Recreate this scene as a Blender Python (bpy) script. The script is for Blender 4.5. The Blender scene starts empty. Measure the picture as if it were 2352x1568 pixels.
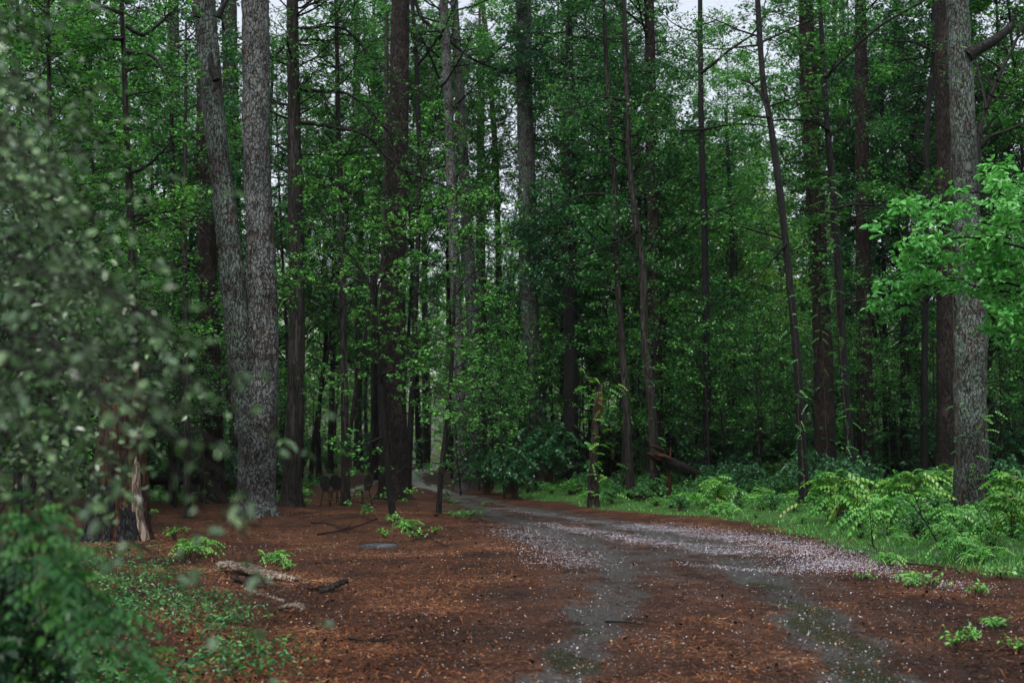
import bpy, math, random
import numpy as np
from mathutils import Vector

S = bpy.context.scene
PI = math.pi
# ------------------------------------------------------------------ camera
F = 2613.0            # focal length in units of a 2352 px wide picture
EYE = 1.65
HOR = 1028.0
PITCH = math.atan((HOR - 784.0) / F)
cam_d = bpy.data.cameras.new('camera'); cam = bpy.data.objects.new('camera', cam_d)
S.collection.objects.link(cam); S.camera = cam
cam.location = (0, 0, EYE); cam.rotation_euler = (PI / 2 + PITCH, 0, 0)
cam_d.sensor_width = 36; cam_d.lens = F * 36 / 2352
cam_d.clip_start = 0.05; cam_d.clip_end = 2000
cam_d.dof.use_dof = True; cam_d.dof.focus_distance = 20.0; cam_d.dof.aperture_fstop = 1.9
# ------------------------------------------------------------------ world, sun, exposure
SUN_EL, SUN_AZ = math.radians(62), math.radians(200)
W = bpy.data.worlds.new("World"); S.world = W; W.use_nodes = True
nt = W.node_tree; nt.nodes.clear()
sky = nt.nodes.new('ShaderNodeTexSky'); sky.sky_type = 'NISHITA'; sky.sun_disc = False
sky.sun_elevation = SUN_EL; sky.sun_rotation = SUN_AZ; sky.dust_density = 4.0; sky.air_density = 1.0
hs = nt.nodes.new('ShaderNodeHueSaturation'); hs.inputs['Saturation'].default_value = 0.35
bg = nt.nodes.new('ShaderNodeBackground'); bg.inputs[1].default_value = 0.15
out = nt.nodes.new('ShaderNodeOutputWorld')
nt.links.new(sky.outputs[0], hs.inputs['Color']); nt.links.new(hs.outputs[0], bg.inputs[0]); nt.links.new(bg.outputs[0], out.inputs[0])
sun_d = bpy.data.lights.new('sun', 'SUN'); sun_d.energy = 0.9; sun_d.angle = math.radians(25); sun_d.color = (1, 0.97, 0.93)
sun = bpy.data.objects.new('sun', sun_d); S.collection.objects.link(sun)
sun.rotation_euler = (PI / 2 - SUN_EL, 0, PI - SUN_AZ)
S.view_settings.view_transform = 'Standard'; S.view_settings.look = 'None'
S.view_settings.exposure = 1.02; S.view_settings.gamma = 1.0
S.cycles.max_bounces = 5; S.cycles.diffuse_bounces = 2; S.cycles.glossy_bounces = 2
S.cycles.transmission_bounces = 3; S.cycles.transparent_max_bounces = 4; S.cycles.volume_bounces = 0
S.cycles.use_denoising = True

rng = np.random.default_rng(7)

# ------------------------------------------------------------------ value noise, terrain and pixel helpers
def vnoise(x, y, seed=0):
    x = np.asarray(x, float); y = np.asarray(y, float)
    xi = np.floor(x).astype(np.int64); yi = np.floor(y).astype(np.int64)
    fx = x - xi; fy = y - yi; fx = fx * fx * (3 - 2 * fx); fy = fy * fy * (3 - 2 * fy)
    def h(a, b):
        n = (a * 374761393 + b * 668265263 + seed * 1442695041) & 0xffffffff
        n = ((n ^ (n >> 13)) * 1274126177) & 0xffffffff
        return ((n ^ (n >> 16)) & 0xffff) / 65535.0
    return (h(xi, yi) * (1 - fx) + h(xi + 1, yi) * fx) * (1 - fy) + (h(xi, yi + 1) * (1 - fx) + h(xi + 1, yi + 1) * fx) * fy
def fbm(x, y, seed=0, o=4):
    s = 0; a = 0.5; t = 0
    for k in range(o):
        s = s + a * vnoise(np.asarray(x) * 2 ** k, np.asarray(y) * 2 ** k, seed + k * 17); t += a; a *= 0.5
    return s / t
def sm(t):
    t = np.clip(t, 0, 1); return t * t * (3 - 2 * t)
def base_z(x, y):
    return 0.9 * sm((np.asarray(y, float) - 36) / 75)
def ray(px, py):
    dx = (np.asarray(px, float) - 1176) / F; dy = (784 - np.asarray(py, float)) / F
    c, s = math.cos(PITCH), math.sin(PITCH)
    return dx, c - s * dy, s + c * dy
def at(px, py, Y):
    a, b, c = ray(px, py); t = Y / b
    return np.array([a * t, Y, EYE + c * t])
def depth_of(px, py):
    a, b, c = ray(px, py); Y = 20.0
    for _ in range(40):
        t = (base_z(0, Y) - EYE) / min(c, -1e-4); Y = 0.5 * Y + 0.5 * min(t * b, 300)
    return Y
def gpt(px, py):
    Y = depth_of(px, py); p = at(px, py, Y); return p[:2]
TR = [(2030,1640),(2005,1568),(1960,1500),(1880,1420),(1800,1355),(1730,1306),(1650,1266),(1560,1237),(1460,1212),(1330,1190),(1200,1168),(1120,1150),(1040,1132),(985,1120),(955,1108),(945,1097),(952,1085),(985,1074),(1000,1068),(975,1063),(930,1061)]
TL = [(1240,1640),(1290,1568),(1340,1480),(1385,1400),(1420,1340),(1425,1300),(1395,1265),(1330,1238),(1260,1218),(1180,1197),(1120,1180),(1085,1160),(1040,1140)]
T3 = [(955,1090),(900,1098),(850,1108),(815,1125),(780,1150)]
def wpoly(pl): return np.array([gpt(*p) for p in pl])
PR, PL_, P3 = wpoly(TR), wpoly(TL), wpoly(T3)
def seg_dist(x, y, P):
    x = np.asarray(x, float); y = np.asarray(y, float); best = np.full(x.shape, 1e9)
    for a, b in zip(P[:-1], P[1:]):
        d = b - a; L = d @ d + 1e-9
        t = np.clip(((x - a[0]) * d[0] + (y - a[1]) * d[1]) / L, 0, 1)
        best = np.minimum(best, np.hypot(x - a[0] - t * d[0], y - a[1] - t * d[1]))
    return best
# grassy verge: everything right of this line
VE = wpoly([(2900,1400),(2352,1335),(2200,1318),(2050,1296),(1900,1262),(1780,1225),(1680,1198),(1500,1180),(1350,1168),(1200,1148),(1120,1130),(1060,1112),(1020,1095),(1030,1075),(1010,1062)])
def right_of(x, y):   # signed: x beyond the verge line at that depth
    o = np.argsort(VE[:, 1]); return np.asarray(x) - np.interp(y, VE[o, 1], VE[o, 0])
def track_mask(x, y):
    n = (fbm(np.asarray(x) * 1.3, np.asarray(y) * 1.0, 3) - 0.5)
    w = 0.42 + 0.5 * n
    far = np.clip((np.asarray(y) - 30) / 40, 0, 1) * 0.25
    d = np.minimum(seg_dist(x, y, PR) , seg_dist(x, y, PL_)); d = np.minimum(d, seg_dist(x, y, P3) + 0.2)
    n2 = fbm(np.asarray(x) * 3.1, np.asarray(y) * 2.0, 19) - .5
    core = sm((w + .22 + far * 1.2 - d + n2 * .5) / .55)
    Ya = np.asarray(y); wide = (.45 + .3 * sm((Ya - 12) / 5)) * sm((1.45 - d + n * 1.2) / .7) * sm((38 - Ya) / 8)
    return np.maximum(core, wide), d
def ground_z(x, y):
    x = np.asarray(x, float); y = np.asarray(y, float)
    m, d = track_mask(x, y)
    near = np.clip(1.4 - y / 40, 0.25, 1)
    z = base_z(x, y) - 0.045 * m * near + 0.06 * (fbm(x * .35, y * .35, 9) - .5) + 0.03 * (fbm(x * 2.2, y * 2.2, 5) - .5)
    z = z + 0.22 * np.exp(-((x + 3.0) / 2.6) ** 2 - ((y - 25) / 2.2) ** 2)          # hump under the saplings
    for px_, Y_, h_, w_ in ((590,24.5,.16,.9), (668,31.2,.1,.6), (794,31.6,.08,.5), (906,34.4,.16,.9), (904,24.3,.06,.4), (1006,25.3,.05,.35), (272,19.8,.12,1.0), (492,33,.12,.8)):
        z = z + h_ * np.exp(-((x - (px_ - 1176) / F * Y_) ** 2 + (y - Y_) ** 2) / w_ ** 2)
    z = z + 0.18 * sm((right_of(x, y) - 0.3) / 2.5)                               # verge bank
    return z

# ------------------------------------------------------------------ materials
def mat_new(name):
    m = bpy.data.materials.new(name); m.use_nodes = True; t = m.node_tree
    return m, t, t.nodes['Principled BSDF'], t.nodes['Material Output']
def N(t, typ, **kw):
    n = t.nodes.new('ShaderNode' + typ)
    for k, v in kw.items():
        if k in n.inputs.keys(): n.inputs[k].default_value = v
        else: setattr(n, k, v)
    return n
def ramp(t, src, stops, interp='LINEAR'):
    r = t.nodes.new('ShaderNodeValToRGB'); r.color_ramp.interpolation = interp
    e = r.color_ramp.elements
    while len(e) > 1: e.remove(e[-1])
    e[0].position = stops[0][0]; c = stops[0][1]; e[0].color = (*c, 1) if len(c) == 3 else c
    for p, c in stops[1:]:
        k = e.new(p); k.color = (*c, 1) if len(c) == 3 else c
    t.links.new(src, r.inputs[0]); return r.outputs[0]
def mixc(t, fac, a, b, mode='MIX'):
    m = t.nodes.new('ShaderNodeMix'); m.data_type = 'RGBA'; m.blend_type = mode
    for i, v in ((0, fac), (6, a), (7, b)):
        if hasattr(v, 'is_linked') or isinstance(v, bpy.types.NodeSocket): t.links.new(v, m.inputs[i])
        elif isinstance(v, (int, float)): m.inputs[i].default_value = v
        else: m.inputs[i].default_value = (*v, 1)
    return m.outputs[2]
def G(v): return (v, v, v)

def leaf_mat(name, cols, rough=0.45, trans=0.35, spec=0.5, back=None):
    m, t, b, o = mat_new(name)
    at_ = N(t, 'Attribute', attribute_name='tone'); 
    col = ramp(t, at_.outputs['Fac'], [(i / (len(cols) - 1), c) for i, c in enumerate(cols)])
    if back:
        g = N(t, 'NewGeometry'); col = mixc(t, g.outputs['Backfacing'], col, back)
    t.links.new(col, b.inputs['Base Color']); b.inputs['Roughness'].default_value = rough
    b.inputs['Specular IOR Level'].default_value = spec
    tr = N(t, 'BsdfTranslucent'); sc = mixc(t, 1.0, col, (1.1, 1.3, 0.75), 'MULTIPLY'); t.links.new(sc, tr.inputs[0])
    mx = N(t, 'MixShader'); mx.inputs[0].default_value = trans
    t.links.new(b.outputs[0], mx.inputs[1]); t.links.new(tr.outputs[0], mx.inputs[2]); t.links.new(mx.outputs[0], o.inputs[0])
    return m
def bark_mat(name, plate1, plate2, crack, lichen, lich_amt, sc=14, stretch=0.35, bump=0.6, moss=0.0, rough=0.8):
    m, t, b, o = mat_new(name)
    tc = N(t, 'TexCoord'); mp = N(t, 'Mapping'); mp.inputs['Scale'].default_value = (1, 1, stretch)
    t.links.new(tc.outputs['Object'], mp.inputs[0])
    nz = N(t, 'TexNoise', Scale=sc * .5, Detail=4); t.links.new(mp.outputs[0], nz.inputs['Vector'])
    wob = N(t, 'VectorMath', operation='MULTIPLY_ADD'); wob.inputs[1].default_value = (3.2 / sc,) * 3
    t.links.new(nz.outputs['Color'], wob.inputs[0]); t.links.new(mp.outputs[0], wob.inputs[2])
    v = N(t, 'TexVoronoi', Scale=sc, feature='DISTANCE_TO_EDGE'); t.links.new(wob.outputs[0], v.inputs['Vector'])
    v2 = N(t, 'TexVoronoi', Scale=sc); t.links.new(wob.outputs[0], v2.inputs['Vector'])
    n2 = N(t, 'TexNoise', Scale=sc * 3, Detail=6, Roughness=.7); t.links.new(mp.outputs[0], n2.inputs['Vector'])
    n3 = N(t, 'TexNoise', Scale=2.2, Detail=6, Roughness=.65); t.links.new(tc.outputs['Object'], n3.inputs['Vector'])
    sep = N(t, 'SeparateColor'); t.links.new(v2.outputs['Color'], sep.inputs[0])
    pl = mixc(t, sep.outputs[0], plate1, plate2)
    tex = ramp(t, n2.outputs['Fac'], [(.3, G(.55)), (.7, G(1.35))]); pl = mixc(t, 1.0, pl, tex, 'MULTIPLY')
    n4 = N(t, 'TexNoise', Scale=sc * 1.1, Detail=5, Roughness=.75); t.links.new(wob.outputs[0], n4.inputs['Vector'])
    lm = N(t, 'Math', operation='MULTIPLY_ADD'); lm.inputs[1].default_value = 1.1
    t.links.new(n4.outputs['Fac'], lm.inputs[0]); t.links.new(n3.outputs['Fac'], lm.inputs[2])
    lf = ramp(t, lm.outputs[0], [(1.28 - lich_amt * .5 - .06, G(0)), (1.28 - lich_amt * .5 + .07, G(.65))])
    pl = mixc(t, lf, pl, lichen)
    cm = N(t, 'Math', operation='MULTIPLY_ADD'); cm.inputs[1].default_value = .22; t.links.new(n2.outputs['Fac'], cm.inputs[0]); t.links.new(v.outputs['Distance'], cm.inputs[2])
    ck = ramp(t, cm.outputs[0], [(0.10, G(0)), (0.24, G(1))])
    col = mixc(t, ck, crack, pl)
    n5 = N(t, 'TexNoise', Scale=.9, Detail=3); t.links.new(tc.outputs['Object'], n5.inputs['Vector']); col = mixc(t, 1.0, col, ramp(t, n5.outputs['Fac'], [(.35, G(.6)), (.65, G(1.25))]), 'MULTIPLY')
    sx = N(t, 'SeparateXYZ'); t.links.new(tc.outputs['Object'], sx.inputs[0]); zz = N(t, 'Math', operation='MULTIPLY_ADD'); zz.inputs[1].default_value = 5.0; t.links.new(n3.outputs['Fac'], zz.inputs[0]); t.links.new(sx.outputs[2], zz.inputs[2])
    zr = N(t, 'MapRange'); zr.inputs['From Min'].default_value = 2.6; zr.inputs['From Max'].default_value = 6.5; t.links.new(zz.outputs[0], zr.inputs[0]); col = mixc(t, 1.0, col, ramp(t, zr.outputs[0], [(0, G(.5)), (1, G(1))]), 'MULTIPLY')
    t.links.new(col, b.inputs['Base Color']); b.inputs['Roughness'].default_value = rough; b.inputs['Specular IOR Level'].default_value = .2
    hm = N(t, 'Math', operation='MULTIPLY_ADD'); hm.inputs[1].default_value = .25
    t.links.new(n2.outputs['Fac'], hm.inputs[0]); t.links.new(ck, hm.inputs[2])
    bp = N(t, 'Bump', Strength=bump, Distance=.03); t.links.new(hm.outputs[0], bp.inputs['Height'])
    t.links.new(bp.outputs[0], b.inputs['Normal'])
    return m
def plain_mat(name, c1, c2, rough=.6, scale=6, bump=.3, metallic=0):
    m, t, b, o = mat_new(name); b.inputs['Specular IOR Level'].default_value = .2
    tc = N(t, 'TexCoord'); n = N(t, 'TexNoise', Scale=scale, Detail=6, Roughness=.65); t.links.new(tc.outputs['Object'], n.inputs['Vector'])
    t.links.new(ramp(t, n.outputs['Fac'], [(.35, c1), (.68, c2)]), b.inputs['Base Color'])
    b.inputs['Roughness'].default_value = rough; b.inputs['Metallic'].default_value = metallic
    bp = N(t, 'Bump', Strength=bump, Distance=.01); t.links.new(n.outputs['Fac'], bp.inputs['Height']); t.links.new(bp.outputs[0], b.inputs['Normal'])
    return m
def tone_mat(name, cols, rough=.6, spec=.5):
    m, t, b, o = mat_new(name)
    a = N(t, 'Attribute', attribute_name='tone')
    t.links.new(ramp(t, a.outputs['Fac'], [(i / (len(cols) - 1), c) for i, c in enumerate(cols)]), b.inputs['Base Color'])
    b.inputs['Roughness'].default_value = rough; b.inputs['Specular IOR Level'].default_value = spec
    return m

M = {}
M['leaf_fresh'] = leaf_mat('leaf_fresh', [(.012,.075,.016), (.04,.18,.032), (.15,.40,.075)], .36, .33, .5)
M['leaf_mid'] = leaf_mat('leaf_mid', [(.006,.045,.015), (.026,.125,.034), (.10,.30,.065)], .36, .33, .5)
M['leaf_deep'] = leaf_mat('leaf_deep', [(.004,.030,.014), (.014,.078,.030), (.05,.18,.06)], .34, .28, .5)
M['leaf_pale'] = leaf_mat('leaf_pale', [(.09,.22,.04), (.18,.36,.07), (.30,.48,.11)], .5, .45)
M['leaf_dogwood'] = leaf_mat('leaf_dogwood', [(.05,.24,.045), (.085,.34,.07), (.16,.45,.11)], .34, .32, .6)
M['leaf_silver'] = leaf_mat('leaf_silver', [(.008,.032,.006), (.03,.09,.018), (.20,.32,.15)], .22, .22, .5, (.10,.17,.095))  # palest tone paints in glints; the silvery back is the leaf's own
M['leaf_vine'] = leaf_mat('leaf_vine', [(.02,.11,.02), (.06,.22,.035), (.15,.32,.05), (.20,.20,.06)], .38, .35)
M['needle'] = leaf_mat('needle', [(.010,.04,.025), (.02,.065,.032), (.035,.10,.045)], .5, .15)
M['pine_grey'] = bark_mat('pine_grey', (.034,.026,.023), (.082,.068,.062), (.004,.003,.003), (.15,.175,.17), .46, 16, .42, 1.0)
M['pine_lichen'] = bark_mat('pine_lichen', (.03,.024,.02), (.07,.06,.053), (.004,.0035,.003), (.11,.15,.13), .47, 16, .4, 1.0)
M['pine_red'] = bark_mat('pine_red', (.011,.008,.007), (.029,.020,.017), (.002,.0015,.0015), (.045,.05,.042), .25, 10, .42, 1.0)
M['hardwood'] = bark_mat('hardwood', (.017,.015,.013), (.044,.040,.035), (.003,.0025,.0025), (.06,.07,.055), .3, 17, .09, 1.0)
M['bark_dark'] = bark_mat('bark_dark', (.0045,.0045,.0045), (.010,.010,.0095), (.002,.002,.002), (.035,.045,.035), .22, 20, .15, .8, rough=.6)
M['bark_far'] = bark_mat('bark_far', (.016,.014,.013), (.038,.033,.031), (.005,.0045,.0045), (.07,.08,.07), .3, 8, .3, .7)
M['twig'] = plain_mat('twig', (.004,.0035,.003), (.010,.008,.007), .7, 20)
M['stem'] = plain_mat('stem', (.03,.02,.013), (.06,.038,.022), .7, 20)
M['rotten'] = bark_mat('rotten', (.05,.022,.012), (.12,.052,.024), (.008,.004,.002), (.30,.20,.12), .40, 12, .1, 1.0)
M['charred'] = bark_mat('charred', (.008,.008,.010), (.02,.02,.024), (.003,.003,.003), (.10,.13,.12), .30, 18, .3, 1.0, rough=.45)
M['iron'] = plain_mat('iron', (.002,.002,.002), (.009,.006,.005), .6, 30, .3)
M['split_wood'] = bark_mat('split_wood', (.30,.235,.18), (.40,.325,.255), (.10,.055,.03), (.28,.25,.21), .35, 14, .12, .9)
M['orange_wood'] = bark_mat('orange_wood', (.07,.03,.013), (.12,.052,.022), (.02,.008,.004), (.16,.10,.055), .25, 20, .1, .7)
M['snag'] = bark_mat('snag', (.03,.022,.018), (.06,.045,.035), (.008,.006,.005), (.30,.28,.26), .40, 9, .35, 1.0)
M['log_dark'] = bark_mat('log_dark', (.018,.015,.014), (.035,.03,.028), (.005,.004,.004), (.09,.11,.12), .35, 16, .5, .8, rough=.4)
M['litter'] = tone_mat('litter', [(.012,.006,.004), (.045,.016,.007), (.105,.038,.015), (.22,.085,.032), (.33,.20,.11)], .65, .15)
M['petal'] = tone_mat('petal', [(.24,.22,.26), (.37,.35,.40), (.54,.52,.58)], .5)
M['pebble'] = tone_mat('pebble', [(.03,.03,.03), (.10,.10,.10), (.30,.31,.32)], .45)
M['stone'] = plain_mat('stone', (.012,.013,.015), (.05,.055,.06), .55, 7, .8)

def ground_mat(road):
    m, t, b, o = mat_new('road' if road else 'ground')
    tc = N(t, 'TexCoord'); O = tc.outputs['Object']
    n1 = N(t, 'TexNoise', Scale=1.1, Detail=8, Roughness=.6); t.links.new(O, n1.inputs['Vector'])
    mp = N(t, 'Mapping'); mp.inputs['Scale'].default_value = (1, 2.2, 1); t.links.new(O, mp.inputs[0])
    n2 = N(t, 'TexNoise', Scale=22, Detail=8, Roughness=.72); t.links.new(mp.outputs[0], n2.inputs['Vector'])
    straw = ramp(t, n2.outputs['Fac'], [(.30, (.007,.004,.003)), (.46, (.034,.013,.007)), (.58, (.082,.030,.013)), (.72, (.18,.072,.03))])
    dk = ramp(t, n1.outputs['Fac'], [(.36, G(.3)), (.5, G(.8)), (.64, G(1.3))]); straw = mixc(t, 1.0, straw, dk, 'MULTIPLY')
    n4 = N(t, 'TexNoise', Scale=60, Detail=5, Roughness=.8); t.links.new(O, n4.inputs['Vector'])
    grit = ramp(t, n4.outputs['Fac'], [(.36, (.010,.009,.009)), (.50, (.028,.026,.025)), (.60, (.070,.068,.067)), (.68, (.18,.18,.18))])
    sy = N(t, 'SeparateXYZ'); t.links.new(O, sy.inputs[0]); my = N(t, 'MapRange'); my.inputs['From Min'].default_value = 34; my.inputs['From Max'].default_value = 55; t.links.new(sy.outputs[1], my.inputs[0]); grit = mixc(t, my.outputs[0], grit, mixc(t, .6, grit, (.26,.26,.25)))  # far track grit painted paler, standing in for its wet sheen
    tr = N(t, 'Attribute', attribute_name='track'); gr = N(t, 'Attribute', attribute_name='green'); pu = N(t, 'Attribute', attribute_name='puddle')
    k = N(t, 'Math', operation='MULTIPLY_ADD'); k.inputs[1].default_value = 2.2; k.inputs[2].default_value = -1.1
    t.links.new(n2.outputs['Fac'], k.inputs[0]); k2 = N(t, 'Math', operation='ADD'); t.links.new(k.outputs[0], k2.inputs[0])
    k3 = N(t, 'Math', operation='MULTIPLY_ADD'); k3.inputs[1].default_value = 1.6; t.links.new(n1.outputs['Fac'], k3.inputs[0]); t.links.new(tr.outputs['Fac'], k3.inputs[2])
    k4 = N(t, 'Math', operation='SUBTRACT'); k4.inputs[1].default_value = 1.08; t.links.new(k3.outputs[0], k4.inputs[0]); t.links.new(k4.outputs[0], k2.inputs[1])
    tf = ramp(t, k2.outputs[0], [(.38, G(0)), (.62, G(1))])
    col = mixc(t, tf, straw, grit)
    moss = ramp(t, n2.outputs['Fac'], [(.35, (.01,.03,.008)), (.55, (.035,.10,.02)), (.7, (.07,.16,.03))])
    kg = N(t, 'Math', operation='ADD'); t.links.new(k.outputs[0], kg.inputs[0]); t.links.new(gr.outputs['Fac'], kg.inputs[1])
    gf = ramp(t, kg.outputs[0], [(.35, G(0)), (.6, G(1))]); col = mixc(t, gf, col, moss)
    pk = N(t, 'Math', operation='ADD'); t.links.new(k.outputs[0], pk.inputs[0]); t.links.new(pu.outputs['Fac'], pk.inputs[1])
    pf = ramp(t, pk.outputs[0], [(.42, G(0)), (.62, G(1))])
    col = mixc(t, pf, col, (.026,.026,.017))
    t.links.new(col, b.inputs['Base Color'])
    r1 = mixc(t, tf, G(.62), G(.36)); r2 = mixc(t, pf, r1, G(.17)); t.links.new(r2, b.inputs['Roughness'])
    bs = mixc(t, pf, mixc(t, tf, G(.9), G(.5)), G(.05))
    bp = N(t, 'Bump', Distance=.035); t.links.new(bs, bp.inputs['Strength']); t.links.new(n2.outputs['Fac'], bp.inputs['Height'])
    t.links.new(bp.outputs[0], b.inputs['Normal']); t.links.new(mixc(t, tf, G(.2), G(.5)), b.inputs['Specular IOR Level'])
    return m

# ------------------------------------------------------------------ mesh helpers
def mesh(name, V, Fq, mat, tone=None, attrs=None, smooth=False):
    me = bpy.data.meshes.new(name); V = np.asarray(V, np.float32); Fq = np.asarray(Fq, np.int32)
    me.vertices.add(len(V)); me.vertices.foreach_set('co', V.ravel())
    me.loops.add(Fq.size); me.polygons.add(len(Fq))
    me.loops.foreach_set('vertex_index', Fq.ravel())
    me.polygons.foreach_set('loop_start', np.arange(0, Fq.size, Fq.shape[1], dtype=np.int32))
    if smooth: me.polygons.foreach_set('use_smooth', np.ones(len(Fq), bool))
    if tone is not None:
        a = me.attributes.new('tone', 'FLOAT', 'FACE'); a.data.foreach_set('value', np.asarray(tone, np.float32))
    for k, v in (attrs or {}).items():
        a = me.attributes.new(k, 'FLOAT', 'POINT'); a.data.foreach_set('value', np.asarray(v, np.float32))
    me.materials.append(mat); me.update(calc_edges=True)
    return me
def link(name, me, parent=None, loc=None):
    o = bpy.data.objects.new(name, me); S.collection.objects.link(o)
    if parent is not None: o.parent = parent
    if loc is not None: o.location = loc
    return o
def tag(o, label=None, cat=None, group=None, kind=None):
    if label: o['label'] = label
    if cat: o['category'] = cat
    if group: o['group'] = group
    if kind: o['kind'] = kind
    return o
def root(name, label, cat, loc, group=None):
    return tag(link(name, None, None, loc), label, cat, group)
def copy_tree(o, loc, rz=0, sc=1, label=None, group=None):
    c = o.copy(); S.collection.objects.link(c); c.location = loc; c.rotation_euler = (0, 0, rz)
    c.scale = (sc, sc, sc) if not isinstance(sc, tuple) else sc
    if label: c['label'] = label
    if group: c['group'] = group
    for ch in o.children:
        d = ch.copy(); S.collection.objects.link(d); d.parent = c
    return c

class Wood:
    def __init__(s): s.V = []; s.Q = []; s.n = 0
    def tube(s, P, R, k=5):
        P = np.asarray(P, float); R = np.asarray(R, float); n = len(P)
        T = np.gradient(P, axis=0); T /= np.linalg.norm(T, axis=1)[:, None] + 1e-9
        m = T.mean(0); ref = np.array([1., 0, 0]) if abs(m[0]) < .7 * np.linalg.norm(m) + 1e-9 else np.array([0, 1., 0])
        A = ref - T * (T @ ref)[:, None]; A /= np.linalg.norm(A, axis=1)[:, None] + 1e-9
        B = np.cross(T, A); th = np.arange(k) * 2 * PI / k
        V = P[:, None] + R[:, None, None] * (A[:, None] * np.cos(th)[None, :, None] + B[:, None] * np.sin(th)[None, :, None])
        s.V.append(V.reshape(-1, 3))
        i = np.arange(n - 1)[:, None] * k; j = np.arange(k)[None]; j2 = (j + 1) % k
        s.Q.append((np.stack([i + j, i + j2, i + k + j2, i + k + j], -1).reshape(-1, 4)) + s.n); s.n += n * k
    def mesh(s, name, mat, off=None):
        V = np.concatenate(s.V); 
        if off is not None: V = V - np.asarray(off)
        return mesh(name, V, np.concatenate(s.Q), mat, smooth=True)

def nrm(v): return v / (np.linalg.norm(v, axis=-1, keepdims=True) + 1e-9)
class Leaves:
    """collects leaf faces; every leaf is a small folded blade"""
    def __init__(s, seed=0, mult=1, jit=.1): s.V = []; s.T = []; s.r = np.random.default_rng(seed); s.mult = mult; s.jit = jit
    def blade(s, p, ax, up, L, Wd, tone, droop=.15):
        ax = nrm(ax); side = nrm(np.cross(ax, up)); nn = np.cross(side, ax)
        L = np.broadcast_to(L, (len(p),))[:, None]; Wd = np.broadcast_to(Wd, (len(p),))[:, None]
        m = p + ax * L * .45
        q = np.stack([p, m + side * Wd * .5, p + ax * L - nn * L * droop, m - side * Wd * .5], 1)
        s.V.append(q.reshape(-1, 4, 3)); s.T.append(np.broadcast_to(tone, (len(p),)))
    def oval(s, p, ax, up, L, Wd, tone, droop=.2, fold=.2):
        ax = nrm(ax); side = nrm(np.cross(ax, up)); nn = np.cross(side, ax)
        L = np.broadcast_to(L, (len(p),))[:, None]; Wd = np.broadcast_to(Wd, (len(p),))[:, None]
        tip = p + ax * L - nn * L * droop
        for sg in (1, -1):
            a = p + ax * L * .28 + side * sg * Wd * .42 + nn * Wd * fold
            b = p + ax * L * .66 + side * sg * Wd * .40 + nn * (Wd * fold - L * droop * .5)
            q = np.stack([p, a, b, tip] if sg > 0 else [p, tip, b, a], 1)
            s.V.append(q); s.T.append(np.broadcast_to(tone, (len(p),)))
    def emit(s, kind, P, D, size, tone0=.5, tv=.25, flat=.5):
        r = s.r
        if s.mult > 1:
            tone0 = tone0 + np.tile(r.normal(0, .12, len(P)) + (fbm(P[:, 0] * .9 + P[:, 1] * .5, P[:, 2] * .9, 3, 2) - .5) * .7, s.mult); P = np.tile(P, (s.mult, 1)); D = np.tile(D, (s.mult, 1)); P = P + r.normal(0, s.jit, P.shape) * [1, 1, .6]
        n = len(P)
        if n == 0: return
        tone = np.clip(tone0 + r.normal(0, tv, n), 0, 1)
        lat = r.normal(0, 1, (n, 3)); lat[:, 2] *= .35; lat = nrm(lat)
        if kind in ('simple', 'oval'):
            ax = nrm(D * .5 + lat + np.array([0, 0, -.25])); up = nrm(np.array([0, 0, 1.]) + r.normal(0, flat, (n, 3)))
            L = size * r.uniform(.7, 1.25, n)
            if kind == 'simple': s.blade(P, ax, up, L, L * .62, tone)
            else: s.oval(P, ax, up, L, L * .62, tone)
        elif kind == 'palm':
            ax0 = nrm(D * .4 + lat + np.array([0, 0, -.1])); up = nrm(np.array([0, 0, 1.]) + r.normal(0, .35, (n, 3)))
            side = nrm(np.cross(ax0, up)); L = size * r.uniform(.65, 1.2, n)
            for a in (-1.15, -.4, .4, 1.15):
                s.blade(P, ax0 * math.cos(a) + side * math.sin(a) + np.array([0, 0, -.25]), up, L * (.8 if abs(a) > 1 else 1), L * .36, tone, .25)
        elif kind == 'pinn':
            ax0 = nrm(D * .5 + lat + np.array([0, 0, .1])); up = nrm(np.array([0, 0, 1.]) + r.normal(0, .2, (n, 3))); side = nrm(np.cross(ax0, up))
            L = size * r.uniform(.7, 1.2, n)
            for k in range(5):
                f = (k + .8) / 5; q = P + ax0 * (L * f)[:, None] + np.array([0, 0, -1.]) * (L * .45 * f * f)[:, None]
                for sg in (-1, 1):
                    s.blade(q, ax0 * .55 + side * sg + np.array([0, 0, -.6]), up, L * .33 * (1 - .25 * f), L * .15, np.clip(tone + r.normal(0, .05, n), 0, 1), .25)
            q = P + ax0 * L[:, None] + np.array([0, 0, -1.]) * (L * .45)[:, None]
            s.blade(q, ax0 + np.array([0, 0, -.8]), up, L * .25, L * .1, tone)
        elif kind == 'tuft':
            for k in range(13):
                ax = nrm(nrm(D) * .55 + nrm(r.normal(0, 1, (n, 3))) + np.array([0, 0, .1]))
                s.blade(P, ax, nrm(r.normal(0, 1, (n, 3))), size * r.uniform(.8, 1.1, n), .012, tone, .1)
    def mesh(s, name, mat, off=None):
        V = np.concatenate(s.V); n = len(V); V = V.reshape(-1, 3)
        if off is not None: V = V - np.asarray(off)
        return mesh(name, V, np.arange(n * 4).reshape(n, 4), mat, tone=np.concatenate(s.T))

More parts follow.
